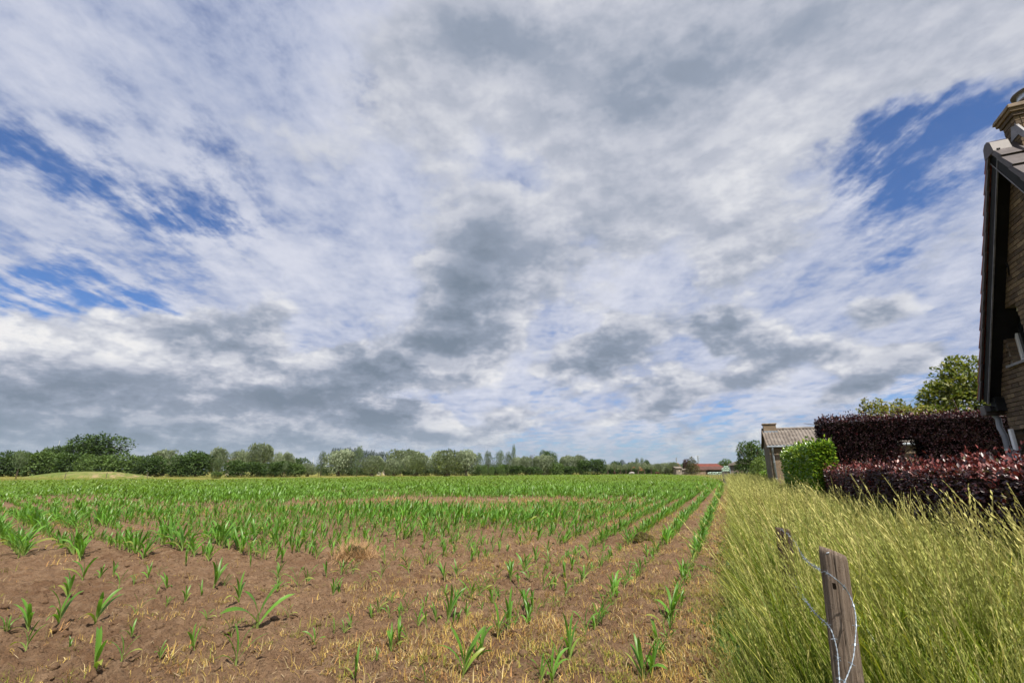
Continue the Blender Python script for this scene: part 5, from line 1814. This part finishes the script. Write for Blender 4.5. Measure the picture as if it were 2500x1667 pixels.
# unit trees: one high, one wide
KINDS = {}
def kind(name, variants):
    KINDS[name] = []
    for (cr, tr) in variants:
        V, F, C = cr
        me = mesh_np('crown', V, F, C); me.materials.append(MATS['leaf_tree'])
        tm = tr.mesh('trunk', True); tm.materials.append(MATS['bark'])
        KINDS[name].append((me, tm))
def limbs(seed, n, L): 
    r_ = random.Random(seed); return [(r_.uniform(0, 6.28), r_.uniform(.5, 1.2), L * r_.uniform(.7, 1.2)) for _ in range(n)]
kind('willow', [(crown_np(rnd_lobes(s, 7, .26, .46, .52, .24), 4600, .062, WILLOW, 'up', seed=s, rough=.30), trunk_mb(.35, .05, limbs(s, 5, .4), s)) for s in (1, 2, 3, 4)])
kind('round_willow', [(crown_np([(0, 0, .52, .46, .46, .44), (-.2, 0, .42, .28, .3, .3), (.22, .1, .45, .26, .3, .3)], 4200, .062, WILLOW, 'up', seed=s, rough=.22), trunk_mb(.3, .07, limbs(s, 5, .35), s)) for s in (11, 12, 13)])
kind('dark_bush', [(crown_np(rnd_lobes(s, 6, .28, .48, .44, .26), 3400, .075, DARKG, 'out', seed=s, rough=.34), trunk_mb(.3, .03, limbs(s, 4, .4), s)) for s in (21, 22, 23)])
kind('green_bush', [(crown_np(rnd_lobes(s, 6, .28, .48, .44, .26), 3400, .075, MIDG, 'out', seed=s, rough=.34), trunk_mb(.3, .03, limbs(s, 4, .4), s)) for s in (31, 32, 33)])
kind('oak', [(crown_np(rnd_lobes(s, 13, .34, .32, .62, .20), 5200, .050, DARKG, 'out', seed=s, rough=.42, inner=.2), trunk_mb(.45, .04, limbs(s, 8, .42), s)) for s in (41, 42)])
kind('poplar', [(crown_np([(0, 0, .46, .44, .44, .46), (.05, 0, .76, .30, .30, .26), (-.05, 0, .26, .42, .42, .25)], 2400, .050, POPL, 'up', seed=s, rough=.40), trunk_mb(.5, .04, limbs(s, 4, .3), s)) for s in (51, 52, 53)])
kind('dark_poplar', [(crown_np([(0, 0, .48, .50, .50, .46), (0, 0, .80, .34, .34, .22)], 1000, .060, DEEP, 'up', seed=s, rough=.35), trunk_mb(.5, .03, limbs(s, 3, .25), s)) for s in (61, 62)])
kind('pollard', [(crown_np([(0, 0, .74, .46, .46, .25), (-.15, .05, .62, .28, .28, .16)], 900, .075, WILLOW, 'up', seed=s, rough=.28), trunk_mb(.62, .07, limbs(s, 5, .2), s)) for s in (71, 72, 73)])
kind('sapling', [(crown_np([(0, 0, .72, .40, .40, .27), (.08, 0, .52, .28, .28, .16)], 620, .085, POPL, 'up', seed=s, rough=.45, inner=.3), trunk_mb(.6, .035, limbs(s, 4, .25), s, lean=(.05, 0))) for s in (81, 82, 83)])
kind('conifer', [(crown_np([(0, 0, .30, .46, .46, .28), (0, 0, .55, .33, .33, .28), (.03, 0, .78, .20, .20, .22)], 1800, .07, ((.060, .064, .022), (.095, .090, .034)), 'out', seed=91, rough=.35), trunk_mb(.4, .04, limbs(9, 4, .3), 9))])
kind('copper_tree', [(crown_np(rnd_lobes(95, 5, .28, .42, .5, .26), 1600, .08, ((.040, .016, .016), (.060, .024, .020)), 'out', seed=95, rough=.35), trunk_mb(.35, .04, limbs(9, 4, .3), 9))])
kind('bare_tree', [(crown_np(rnd_lobes(97, 6, .30, .36, .6, .22), 420, .05, ((.10, .075, .06), (.13, .10, .08)), 'up', seed=97, rough=.5), trunk_mb(.5, .03, limbs(4, 14, .45), 4))])

def tree(kn, px, top_y, w_px, Y, label, group, name, cat='tree', yaw=None, z0=-.1, deep=None):
    """stand a tree in photo column px at distance Y; top_y and w_px are its top and width in the photograph"""
    p = at_dist(px, Y)
    hgt = z_at(top_y, Y) - z0
    wid = w_px / (F_PX / math.cos(PITCH)) * Y
    v = KINDS[kn][random.randrange(len(KINDS[kn]))]
    root = empty(name, (p.x, p.y, z0), (0, 0, yaw if yaw is not None else random.uniform(0, 6.28)), (wid * 1.12, wid * 1.12, hgt))
    link('crown', v[0], None, root)
    link('trunk', v[1], None, root)
    tag(root, label, cat, group)
    return root

G1 = 'trees and shrubs behind the left meadow'
tree('oak', 228, 1062, 128, 165, 'huge dark broad-crowned oak standing above the left tree line', G1, 'oak_tree')
L_LIST = [
 ('dark_bush', 8, 1098, 60, 150, 'dark tree at the very left edge of the picture', 'shrub'),
 ('green_bush', 88, 1099, 62, 146, 'fresh green shrub just right of the wind-bent left sapling', 'shrub'),
 ('dark_bush', 45, 1100, 55, 152, 'dark green shrub right behind the wind-bent left sapling', 'shrub'),
 ('green_bush', 122, 1102, 60, 148, 'mid green shrub midway between the left sapling and the oak', 'shrub'),
 ('green_bush', 106, 1090, 30, 190, 'small domed tree showing above the left shrubs', 'tree'),
 ('dark_bush', 140, 1089, 48, 180, 'dark flat-topped tree left of the huge oak', 'tree'),
 ('dark_bush', 178, 1104, 70, 146, 'dark green shrub under the left side of the huge oak', 'shrub'),
 ('green_bush', 206, 1106, 46, 143, 'grey-green shrub below the middle of the huge oak', 'shrub'),
 ('green_bush', 246, 1108, 50, 140, 'light green shrub below the right side of the huge oak', 'shrub'),
 ('green_bush', 290, 1103, 62, 138, 'round green shrub at the right end of the grassy mound', 'shrub'),
 ('dark_bush', 328, 1110, 40, 210, 'small distant tree in the gap right of the mound', 'tree'),
 ('dark_bush', 369, 1109, 62, 145, 'dark dense shrub right of the gap by the mound', 'shrub'),
 ('willow', 398, 1098, 62, 185, 'pale feathery tree behind two dark shrubs', 'tree'),
 ('dark_bush', 432, 1109, 58, 146, 'left half of the broad dark thicket', 'shrub'),
 ('dark_bush', 478, 1107, 62, 146, 'right half of the broad dark thicket', 'shrub'),
 ('dark_bush', 470, 1100, 80, 200, 'dark tree crown peeping over the broad dark thicket', 'tree'),
 ('willow', 533, 1096, 52, 150, 'silver willow behind the bushy sapling', 'willow'),
 ('dark_bush', 572, 1121, 50, 143, 'low dark shrub between the two taller silver willows', 'shrub'),
 ('willow', 582, 1099, 44, 190, 'pale willow left of the tallest silver willow', 'willow'),
 ('willow', 629, 1084, 62, 155, 'tallest silver willow of the left half', 'willow'),
 ('dark_bush', 616, 1128, 56, 143, 'dark shrub at the foot of the tallest silver willow', 'shrub'),
 ('dark_bush', 660, 1127, 44, 143, 'dark shrub right of the tallest silver willow', 'shrub'),
 ('willow', 674, 1105, 36, 175, 'small pale willow right of the tallest one', 'willow'),
 ('willow', 702, 1107, 30, 185, 'second small pale willow, before the distant dark wood', 'willow'),
 ('dark_bush', 690, 1126, 46, 144, 'dark shrub behind the thin meadow sapling', 'shrub'),
 ('dark_bush', 735, 1116, 50, 320, 'low dark distant wood between willows', 'tree'),
 ('green_bush', 722, 1130, 40, 150, 'rounded green shrub left of the leaning sapling', 'shrub'),
 ('round_willow', 752, 1130, 46, 155, 'low grey-green willow bush near the leaning sapling', 'willow'),
]
for (k, px, ty, w, Y, lab, cat) in L_LIST:
    tree(k, px, ty, w, Y, lab, G1, {'tree': 'tree', 'shrub': 'shrub', 'willow': 'willow_tree'}[cat], cat)
G2 = 'willows and poplars behind the middle of the field'
M_LIST = [
 ('poplar', 784, 1104, 26, 172, 'narrow dark green poplar at the left end of the willow group', 'poplar'),
 ('willow', 826, 1101, 76, 168, 'broad silver willow left of the tall green poplar', 'willow'),
 ('poplar', 871, 1091, 30, 166, 'tall green poplar between two silver willows', 'poplar'),
 ('round_willow', 908, 1111, 56, 166, 'round silver pollard willow right of the tall green poplar', 'willow'),
 ('willow', 990, 1098, 100, 195, 'wide pale willow crown rising behind the front row', 'willow'),
 ('round_willow', 962, 1119, 50, 168, 'low round silver willow beside the leaning meadow sapling', 'willow'),
 ('round_willow', 1016, 1108, 74, 168, 'big grey-green willow before the wide pale crown', 'willow'),
 ('round_willow', 1092, 1097, 88, 160, 'largest round silver willow in the middle of the tree line', 'willow'),
 ('willow', 1138, 1099, 58, 163, 'darker right-hand neighbour of the largest round willow', 'willow'),
 ('poplar', 1168, 1107, 24, 215, 'grey poplar just right of the large willows', 'poplar'),
 ('poplar', 1192, 1103, 26, 215, 'second grey poplar right of the large willows', 'poplar'),
 ('poplar', 1219, 1102, 30, 215, 'double-topped grey poplar left of the tall thin one', 'poplar'),
 ('poplar', 1240, 1105, 24, 213, 'grey poplar touching the tall thin one', 'poplar'),
 ('poplar', 1254, 1088, 13, 212, 'tall thin poplar sticking out above the tree line', 'poplar'),
 ('green_bush', 1182, 1133, 14, 172, 'leftmost of the small rounded young trees at the field end', 'young tree'),
 ('green_bush', 1200, 1137, 14, 172, 'second small rounded young tree at the field end', 'young tree'),
 ('green_bush', 1223, 1133, 18, 173, 'third and fullest small rounded young tree at the field end', 'young tree'),
 ('willow', 1258, 1118, 36, 178, 'silver willow below the tall thin poplar', 'willow'),
 ('willow', 1284, 1114, 38, 179, 'silver willow left of the brown bare-topped tree', 'willow'),
 ('bare_tree', 1292, 1109, 32, 200, 'brownish sparse tree showing between willows', 'tree'),
 ('willow', 1328, 1110, 54, 180, 'wide silver willow in front of the dark oak', 'willow'),
 ('oak', 1340, 1105, 44, 215, 'dark round tree behind the wide silver willow', 'tree'),
 ('green_bush', 1358, 1126, 40, 178, 'yellow-green shrub between two silver willows', 'shrub'),
 ('willow', 1390, 1112, 48, 182, 'silver willow right of the yellow-green shrub', 'willow'),
 ('willow', 1420, 1113, 40, 195, 'pale willow behind the dark right-hand shrubs', 'willow'),
 ('dark_bush', 1424, 1124, 46, 181, 'dark green shrub left of the last one in the row', 'shrub'),
 ('dark_bush', 1458, 1121, 48, 182, 'last dark green shrub at the right end of the dense tree line', 'shrub'),
 ('dark_bush', 1262, 1136, 44, 176, 'dark undergrowth below the thin poplar', 'shrub'),
 ('dark_bush', 1305, 1138, 44, 176, 'dark undergrowth below the brown tree', 'shrub'),
 ('dark_bush', 1392, 1138, 40, 178, 'dark undergrowth below the right silver willow', 'shrub'),
]
for (k, px, ty, w, Y, lab, cat) in M_LIST:
    tree(k, px, ty, w, Y, lab, G2, {'poplar': 'poplar_tree', 'willow': 'willow_tree', 'young tree': 'young_tree'}.get(cat, cat), cat)
# dark poplar plantation behind
i = 0
for px in np.linspace(808, 958, 26):
    i += 1
    ty = 1096 + 14 * max(0, (px - 860) / 98) + random.uniform(-2, 3)
    tree('dark_poplar', float(px), ty, 11, 330 + random.uniform(-10, 25), 'dark slim poplar, %s from the left in the far plantation row' % ordinal(i), 'far row of dark poplars', 'poplar_tree', 'poplar')
G3 = 'pollard willows by the far pasture'
for j, (px, ty, w) in enumerate(((1484, 1133, 15), (1500, 1131, 16), (1515, 1135, 17), (1528, 1133, 14), (1541, 1130, 15), (1558, 1130, 17), (1573, 1130, 16), (1590, 1132, 17))):
    tree('pollard', px, ty, w, 222, 'small-headed pollard willow, %s from the left by the far pasture' % ordinal(j + 1), G3, 'pollard_willow', 'willow')
R_LIST = [
 ('willow', 1607, 1131, 24, 240, 'grey willow left of the two broad ones near the far barn', 'willow'),
 ('willow', 1624, 1130, 30, 240, 'broad grey willow two trees left of the far grey barn', 'willow'),
 ('willow', 1645, 1128, 32, 236, 'broad grey willow next to the far grey barn', 'willow'),
 ('dark_bush', 1502, 1124, 34, 290, 'dark tree behind the leftmost pollards', 'tree'),
 ('dark_poplar', 1521, 1123, 18, 290, 'dark pointed tree behind the pollards', 'tree'),
 ('dark_bush', 1542, 1126, 34, 290, 'dark rounded tree left of the pale poplars', 'tree'),
 ('poplar', 1558, 1119, 14, 300, 'left of two pale grey poplars behind the orange roof', 'poplar'),
 ('poplar', 1570, 1119, 14, 300, 'right of two pale grey poplars behind the orange roof', 'poplar'),
 ('dark_bush', 1580, 1121, 18, 285, 'dark tall tree right of the pale poplars', 'tree'),
 ('dark_bush', 1488, 1140, 44, 250, 'dark shrubbery behind the leftmost pollards', 'shrub'),
 ('dark_bush', 1532, 1141, 44, 250, 'dark shrubbery left of the orange roof', 'shrub'),
 ('dark_bush', 1590, 1140, 44, 252, 'dark shrubbery right of the orange roof', 'shrub'),
 ('dark_bush', 1632, 1141, 50, 255, 'dark shrubbery under the broad grey willows', 'shrub'),
 ('green_bush', 1600, 1144, 14, 224, 'small yellow-green bush beside the dark cow', 'shrub'),
 ('copper_tree', 1678, 1118, 20, 235, 'dark copper-leaved tree left of the far barn', 'tree'),
 ('conifer', 1692, 1116, 32, 228, 'brownish conifer before the gable of the far barn', 'conifer'),
 ('green_bush', 1672, 1128, 24, 240, 'green bush behind the far grey barn', 'shrub'),
 ('green_bush', 1776, 1118, 36, 300, 'round green tree behind the stacked bales', 'tree'),
 ('dark_bush', 1720, 1133, 60, 420, 'low dark tree line behind the far barns', 'tree'),
]
for (k, px, ty, w, Y, lab, cat) in R_LIST:
    tree(k, px, ty, w, Y, lab, 'trees round the far farm', {'poplar': 'poplar_tree', 'willow': 'willow_tree', 'conifer': 'conifer_tree'}.get(cat, cat), cat)
for j, (px, ty, w) in enumerate(((800, 1140, 40), (838, 1141, 44), (870, 1139, 40), (905, 1143, 36), (960, 1141, 44), (1005, 1140, 46), (1040, 1139, 40), (1080, 1140, 46), (1125, 1139, 44), (1165, 1136, 40), (1205, 1138, 44), (1235, 1134, 34), (1340, 1137, 44), (1560, 1141, 30))):
    tree('dark_bush', px, ty, w, 186 + 3 * (j % 3) if px < 1500 else 245, 'low dark undergrowth shrub below the willows, %s from the left' % ordinal(j + 1) if px < 1500 else 'brownish dark shrub hiding the middle of the orange roof', 'undergrowth below the willows', 'shrub', 'shrub')
G4 = 'young trees planted along the meadow edge'
for (px, ty, w, Y, lab) in (
 (43, 1103, 34, 104, 'wind-bent young tree with a bare trunk at far left'),
 (530, 1122, 22, 116, 'young tree with a bushy base before the silver willow'),
 (695, 1128, 15, 140, 'thin young tree in the meadow before dark shrubs'),
 (778, 1134, 14, 142, 'leaning young tree at the left end of the willow group'),
 (931, 1137, 12, 150, 'young tree beside the round silver pollard willow'),
 (978, 1136, 12, 152, 'young tree before the low round silver willow'),
 (1011, 1146, 8, 155, 'tiny staked tree left of the largest willow'),
 (1053, 1149, 8, 156, 'tiny staked tree at the left foot of the largest willow'),
 (1071, 1148, 7, 156, 'tiny staked tree before the largest willow')):
    tree('sapling', px, ty, w, Y, lab, G4, 'sapling', 'young tree')
tree('green_bush', 530, 1150, 24, 115, 'leafy bush at the foot of the bushy sapling', G4, 'shrub', 'shrub')

# nearer trees on the right: real leaves
def garden_tree(name, loc, h, lobes, n, leaf, cols, trunk_r, lab, cat='tree', seed=1, rough=.32, inner=.3):
    root = empty(name, loc)
    V, F, C = crown_np(lobes, n, leaf, cols, 'out', seed=seed, rough=rough, inner=inner, ratio=.6)
    link('crown', mesh_np('crown', V, F, C), MATS['leaf_green'], root)
    trunk_mb(h * .55, trunk_r, [(a, e, l * h) for a, e, l in limbs(seed, 7, .4)], seed).build('trunk', MATS['bark'], root, smooth=True)
    return tag(root, lab, cat, 'garden trees round the shed')
b = at_dist(1838, 46)
garden_tree('leafy_tree', (b.x, b.y, 0), 4.4, [(0, 0, 2.4, 1.25, 1.2, 1.7), (-.9, 0, 1.5, .75, .8, 1.2), (.7, .2, 2.0, .9, .9, 1.5), (-.4, 0, 3.4, .8, .8, .9), (.5, 0, 3.6, .7, .7, .8)], 7000, .16, ((.040, .080, .020), (.085, .130, .030)), .10, 'round dark green leafy tree left of the brick shed', seed=101)
b = at_dist(1853, 40)
garden_tree('leafy_bush', (b.x, b.y, 0), 2.6, [(0, 0, 1.3, .70, .7, 1.2), (-.3, 0, .9, .5, .5, .8), (.2, 0, 2.1, .45, .45, .7)], 3200, .12, ((.090, .150, .030), (.160, .210, .050)), .05, 'light green bush against the left wall of the brick shed', 'shrub', seed=102)
b = at_dist(2395, 19.5)
garden_tree('maple_tree', (b.x, b.y, 0), 6.0, [(0, 0, 4.2, 1.35, 1.2, 1.3), (-1.2, 0, 3.6, .8, .8, .7), (.3, 0, 5.3, .9, .9, .9), (-.8, .2, 4.6, .6, .6, .5), (-1.7, 0, 3.3, .5, .5, .5), (1.0, 0, 3.3, 1, 1, 1)], 9000, .17, ((.075, .115, .022), (.170, .170, .030)), .12, 'garden tree with golden-green leaves behind the tall hedge', seed=103, rough=.5)
b = at_dist(2215, 19.5)
garden_tree('feathery_shrub', (b.x, b.y, 0), 4.2, [(0, 0, 3.75, .9, .7, .40), (-.9, 0, 3.9, .5, .5, .35), (.9, 0, 3.8, .7, .6, .40), (-.6, 0, 4.2, .22, .22, .28), (.2, 0, 4.15, .25, .25, .30), (-1.1, 0, 4.3, .15, .15, .2)], 2600, .12, ((.11, .14, .028), (.22, .19, .045)), .05, 'yellow-green feathery shrub showing above the tall hedge', 'shrub', seed=104, rough=.6)

# ------------------------------------------------------------------ far farm
def barn(name, px0, px1, Y, eave_y, ridge_y, depth, wallm, roofm, lab, open_front=None, gable_left=False, extra=None):
    """long building seen on its long side; pixels give its ends, eave and ridge rows"""
    k = F_PX / math.cos(PITCH)
    a, b = at_dist(px0, Y), at_dist(px1, Y)
    L = b.x - a.x
    ez = z_at(eave_y, Y); rz = z_at(ridge_y, Y + depth / 2)
    root = empty(name, (a.x, Y, 0))
    tag(root, lab, 'building')
    t = .3
    m = MB()
    if open_front:
        o0, o1 = open_front[0] * L, open_front[1] * L
        m.box(0, o0, 0, t, -.3, ez); m.box(o1, L, 0, t, -.3, ez); m.box(o0, o1, 0, t, ez - .5, ez)
    else:
        m.box(0, L, 0, t, -.3, ez)
    m.box(0, L, depth - t, depth, -.3, ez)
    m.build('wall', MATS[wallm], root)
    for x0 in (0.0, L - t):
        m = MB()
        i = len(m.v)
        for x in (x0 + .004, x0 + t):
            m.v += [(x, t, -.3), (x, depth - t, -.3), (x, depth - t, ez), (x, depth / 2, rz - .12), (x, t, ez)]
        m.f += [(i + 4, i + 3, i + 2, i + 1, i), (i + 5, i + 6, i + 7, i + 8, i + 9)] + [(i + q, i + (q + 1) % 5, i + 5 + (q + 1) % 5, i + 5 + q) for q in range(5)]
        m.build('gable_wall', MATS[wallm], root)
    for s in (0, 1):
        y0, y1 = (-.5, depth / 2) if s == 0 else (depth + .5, depth / 2)
        m = MB()
        m.hexa([(-.4, y0, ez - .12), (L + .4, y0, ez - .12), (L + .4, y1, rz - .1), (-.4, y1, rz - .1), (-.4, y0, ez + .06), (L + .4, y0, ez + .06), (L + .4, y1, rz + .08), (-.4, y1, rz + .08)])
        m.build('roof_slope', MATS[roofm], root)
    return root, L, ez, rz
bn, L, ez, rz = barn('open_barn', 1722, 1793, 232, 1145.5, 1138.5, 12, 'barn_wall', 'roof_brown', 'long low barn with brown roof and open dark front by the bales', (.02, .74))
for f in (.02, .26, .50, .74):
    m = MB(); m.box(f * L - .1, f * L + .1, .31, .5, -.3, ez - .5); m.build('post', MATS['weathered_wood'], bn)
barn('gabled_barn', 1693, 1722, 231, 1147, 1139.5, 12, 'barn_wall', 'roof_brown', 'brick end bay of the long barn beside the conifer')
barn('red_barn', 1699, 1764, 262, 1139, 1132, 14, 'barn_wall', 'roof_red', 'red-roofed barn standing behind the long brown one')
g, L, ez, rz = barn('grey_barn', 1651, 1665, 230, 1142, 1139, 6, 'barn_grey', 'barn_grey', 'small weathered grey barn left of the conifer')
m = MB(); m.box(L * .45, L * .6, -.04, -.002, ez - 1.6, ez - .7); m.build('shutter', MATS['wall_pale'], g)
barn('grey_lean_to', 1666, 1681, 231, 1146.5, 1144.5, 6, 'barn_grey', 'barn_grey', 'lower grey lean-to joined to the weathered barn')
h, L, ez, rz = barn('orange_roofed_house', 1546, 1572, 262, 1150, 1140, 9, 'wall_pale', 'roof_orange', 'farmhouse with bright orange roof behind the pollard willows')
m = MB(); m.box(L * .7, L * .7 + .7, 4.2, 4.9, rz - .4, rz + .9); m.build('chimney', MATS['roof_red'], h)
barn('orange_gabled_house', 1651, 1662, 300, 1140, 1130, 9, 'wall_pale', 'roof_orange', 'small house with orange roof showing behind the broad willow')
barn('pink_roofed_house', 551, 567, 210, 1128, 1118, 9, 'wall_pale', 'roof_brown', 'house gable with faded red roof between two silver willows')
barn('hidden_cottage', 935, 944, 220, 1140, 1133, 7, 'wall_pale', 'roof_brown', 'cottage roof peeping out between the round willows')
v, L, ez, rz = barn('white_van_shelter', 920.5, 927.5, 215, 1153.5, 1151, 3, 'plaster_white', 'plaster_white', 'small white shelter under the round silver willow')

def bale(px, Y, z, r, n_of, where):
    p = at_dist(px, Y)
    root = empty('wrapped_bale', (p.x, Y, z), (0, 0, random.uniform(-.2, .2)))
    m = MB()
    n = 18
    prof = [(-.62, .80), (-.58, .95), (-.3, 1.0), (.3, 1.0), (.58, .95), (.62, .80)]
    for (y, k) in prof:
        for j in range(n):
            a = 2 * math.pi * j / n
            m.v.append((r * k * math.cos(a), y, r + r * k * math.sin(a) * (.96 if math.sin(a) < 0 else 1)))
    for i in range(len(prof) - 1):
        for j in range(n): m.f.append((i * n + j, i * n + (j + 1) % n, (i + 1) * n + (j + 1) % n, (i + 1) * n + j))
    m.f.append(tuple(range(n))); m.f.append(tuple(reversed(range((len(prof) - 1) * n, len(prof) * n))))
    m.build('wrapping', MATS['bale_wrap'], root, smooth=True)
    tag(root, 'pale green wrapped bale, %s from the left in the %s' % (ordinal(n_of), where), 'hay bale', 'wrapped bales by the far barn')
for i in range(12): bale(1730 + i * 2.75, 226 + (i % 2) * .4, -.05, .58 + .04 * (i % 3), i + 1, 'single row before the barn opening')
for lay in range(4):
    for i in range(4): bale(1766 + i * 5.6, 225.5, -.05 + lay * .98 if lay < 3 else 2.85, .54, i + 1, ['bottom layer of the stack', 'second layer of the stack', 'third layer of the stack', 'top layer of the stack'][lay]) if not (lay == 3 and i in (0, 3)) else None

# far pasture fence: single posts
FP = MB(); FP.tube([(0, 0, -.2), (0.01, 0, .6), (0, 0, 1.15)], [.07, .065, .06], 7)
FPM = FP.mesh('pasture_post'); FPM.materials.append(MATS['weathered_wood'])
for i in range(23):
    f = i / 22
    px = 1673 + 98 * f; Y = 176 - 62 * f
    p = at_dist(px, Y)
    o = link('pasture_post', FPM, None, None, (p.x, p.y, 0), (random.gauss(0, .05), random.gauss(0, .05), 0), (1, 1, random.uniform(.85, 1.1)))
    tag(o, 'thin grey pasture fence post, %s from the left before the far barn' % ordinal(i + 1), 'fence post', 'posts of the far pasture fence')
for i, (px, Y) in enumerate(((162, 112), (262, 114), (362, 120))):
    p = at_dist(px, Y)
    o = link('meadow_post', FPM, None, None, (p.x, p.y, 0), (0, .05, 0), (1.2, 1.2, 1.1))
    tag(o, 'weathered post in the dry grass below the mound, %s from the left' % ordinal(i + 1), 'fence post', 'posts below the mound')

# cows grazing
def cow(px, Y, mat, yaw, lab, s=1.0):
    p = at_dist(px, Y)
    me = bpy.data.meshes.new('cow')
    J = [((0, 0, 1.0), .36), ((.55, 0, 1.05), .37), ((-.55, 0, 1.05), .36), ((-.85, 0, 1.12), .22),            # trunk, chest, rump
         ((.95, 0, 1.0), .24), ((1.25, 0, .62), .15), ((1.42, 0, .28), .13), ((1.56, 0, .08), .09),            # neck down to the muzzle
         ((-.98, 0, .95), .05), ((-1.0, 0, .45), .035)]                                                       # tail
    E = [(0, 1), (0, 2), (2, 3), (1, 4), (4, 5), (5, 6), (6, 7), (3, 8), (8, 9)]
    for sx in (1, -1):
        b = len(J); J += [((.62, .2 * sx, .72), .15), ((.60, .2 * sx, .38), .085), ((.64, .2 * sx, .02), .07)]; E += [(1, b), (b, b + 1), (b + 1, b + 2)]
        b = len(J); J += [((-.62, .2 * sx, .78), .19), ((-.78, .2 * sx, .42), .09), ((-.70, .2 * sx, .02), .07)]; E += [(2, b), (b, b + 1), (b + 1, b + 2)]
        b = len(J); J += [((1.30, .2 * sx, .55), .05)]; E += [(5, b)]
    me.from_pydata([j[0] for j in J], E, [])
    o = link('cow', me, MATS[mat], None, (p.x, p.y, 0), (0, 0, yaw), s)
    sk = o.modifiers.new('skin', 'SKIN'); sk.use_smooth_shade = True
    for v, j in zip(me.skin_vertices[0].data, J): v.radius = (j[1], j[1])
    me.skin_vertices[0].data[0].use_root = True
    o.modifiers.new('smooth', 'SUBSURF').levels = 1
    tag(o, lab, 'cow', 'cows in the far pasture')
cow(1500, 213, 'cow_brown', math.pi * .55, 'brown cow grazing at the left, seen from behind')
cow(1543, 213, 'cow_grey', math.pi * .95, 'pale grey cow grazing before the orange roof')
cow(1604, 214, 'cow_brown', .1, 'dark brown cow grazing beside the small yellow-green bush')

# pylon, pole, wires, masts
def pylon():
    p = at_dist(1707, 1500)
    H = EYE + 37 / (F_PX / math.cos(PITCH)) * 1500
    root = empty('power_pylon', (p.x, p.y, 0))
    tag(root, 'grey lattice power pylon on the skyline above the far barns', 'pylon')
    b, t = 5.5, 1.3
    for sx in (-1, 1):
        for sy in (-1, 1):
            m = MB(); m.tube([(b * sx, b * sy, 0), (t * sx, t * sy, H * .62), (t * sx, t * sy, H)], .35, 5); m.build('leg', MATS['pylon_steel'], root)
    m = MB()
    n = 9
    for i in range(n):
        z0, z1 = H * i / n, H * (i + 1) / n
        w0 = b + (t - b) * min(1, z0 / (H * .62)); w1 = b + (t - b) * min(1, z1 / (H * .62))
        for sy in (-1, 1):
            m.tube([(-w0, sy * w0, z0), (w1, sy * w1, z1)], .18, 4); m.tube([(w0, sy * w0, z0), (-w1, sy * w1, z1)], .18, 4)
    m.build('lattice', MATS['pylon_steel'], root)
    for z, w in ((.72, 8), (.84, 10), (.96, 7)):
        m = MB(); m.tube([(-w, 0, H * z), (0, 0, H * z + 1.2), (w, 0, H * z)], [.2, .45, .2], 5); m.tube([(-w, 0, H * z), (w, 0, H * z)], .25, 5); m.build('cross_arm', MATS['pylon_steel'], root)
    for k, (z, w, dx) in enumerate(((.72, 8, 1), (.84, 10, 1), (.72, -8, -1), (.84, -10, -1))):
        a = Vector((p.x + w, p.y, H * z)); e = Vector((p.x + w + dx * 420, p.y + 160, H * z))
        m = MB(); m.tube([a.lerp(e, s / 14) - Vector((0, 0, 14 * 4 * (s / 14) * (1 - s / 14))) - a for s in range(15)], .10, 4)
        o = m.build('power_line', MATS['pylon_steel'], None, a)
        tag(o, '%s power line running %s from the pylon' % (('lower', 'upper')[k % 2], ('right', 'left')[k // 2]), 'power line', 'power lines of the pylon')
pylon()
p = at_dist(1654, 400)
root = empty('antenna_pole', (p.x, p.y, 0)); H = EYE + 34 / 1193 * 400
m = MB(); m.tube([(0, 0, 0), (0, 0, H)], [.28, .12], 8); m.build('pole', MATS['pylon_steel'], root)
m = MB(); m.box(-.35, .35, -.3, .3, H * .72, H * .95); m.build('antenna', MATS['pylon_steel'], root)
tag(root, 'thin grey antenna pole above the broad grey willows', 'pole')
for px, ty, Y, lab in ((127, 1076, 900, 'thin white mast rising above the trees left of the oak'), (762, 1114, 900, 'thin white mast above the low distant wood')):
    p = at_dist(px, Y); H = EYE + (HORIZON - ty) / 1193 * Y
    m = MB(); m.tube([(0, 0, 0), (.2, 0, H * .6), (.4, 0, H)], [.8, .5, .3], 8)
    tag(m.build('mast', MATS['mast_white'], None, (p.x, p.y, 0)), lab, 'mast')

# ------------------------------------------------------------------ air
def build_haze():
    m = bpy.data.materials.new('haze')
    m.use_nodes = True
    nt = m.node_tree
    nt.nodes.clear()
    out = nt.nodes.new('ShaderNodeOutputMaterial')
    v = nt.nodes.new('ShaderNodeVolumePrincipled')
    v.inputs['Color'].default_value = (.80, .87, 1.0, 1)
    v.inputs['Density'].default_value = 0.00003
    nt.links.new(v.outputs[0], out.inputs['Volume'])
    b = MB(); b.box(-7500, 7500, -600, 7500, -3.5, 135)
    tag(b.build('haze', m), 'thin bluish summer haze over the whole plain', 'haze', kind='stuff')
build_haze()
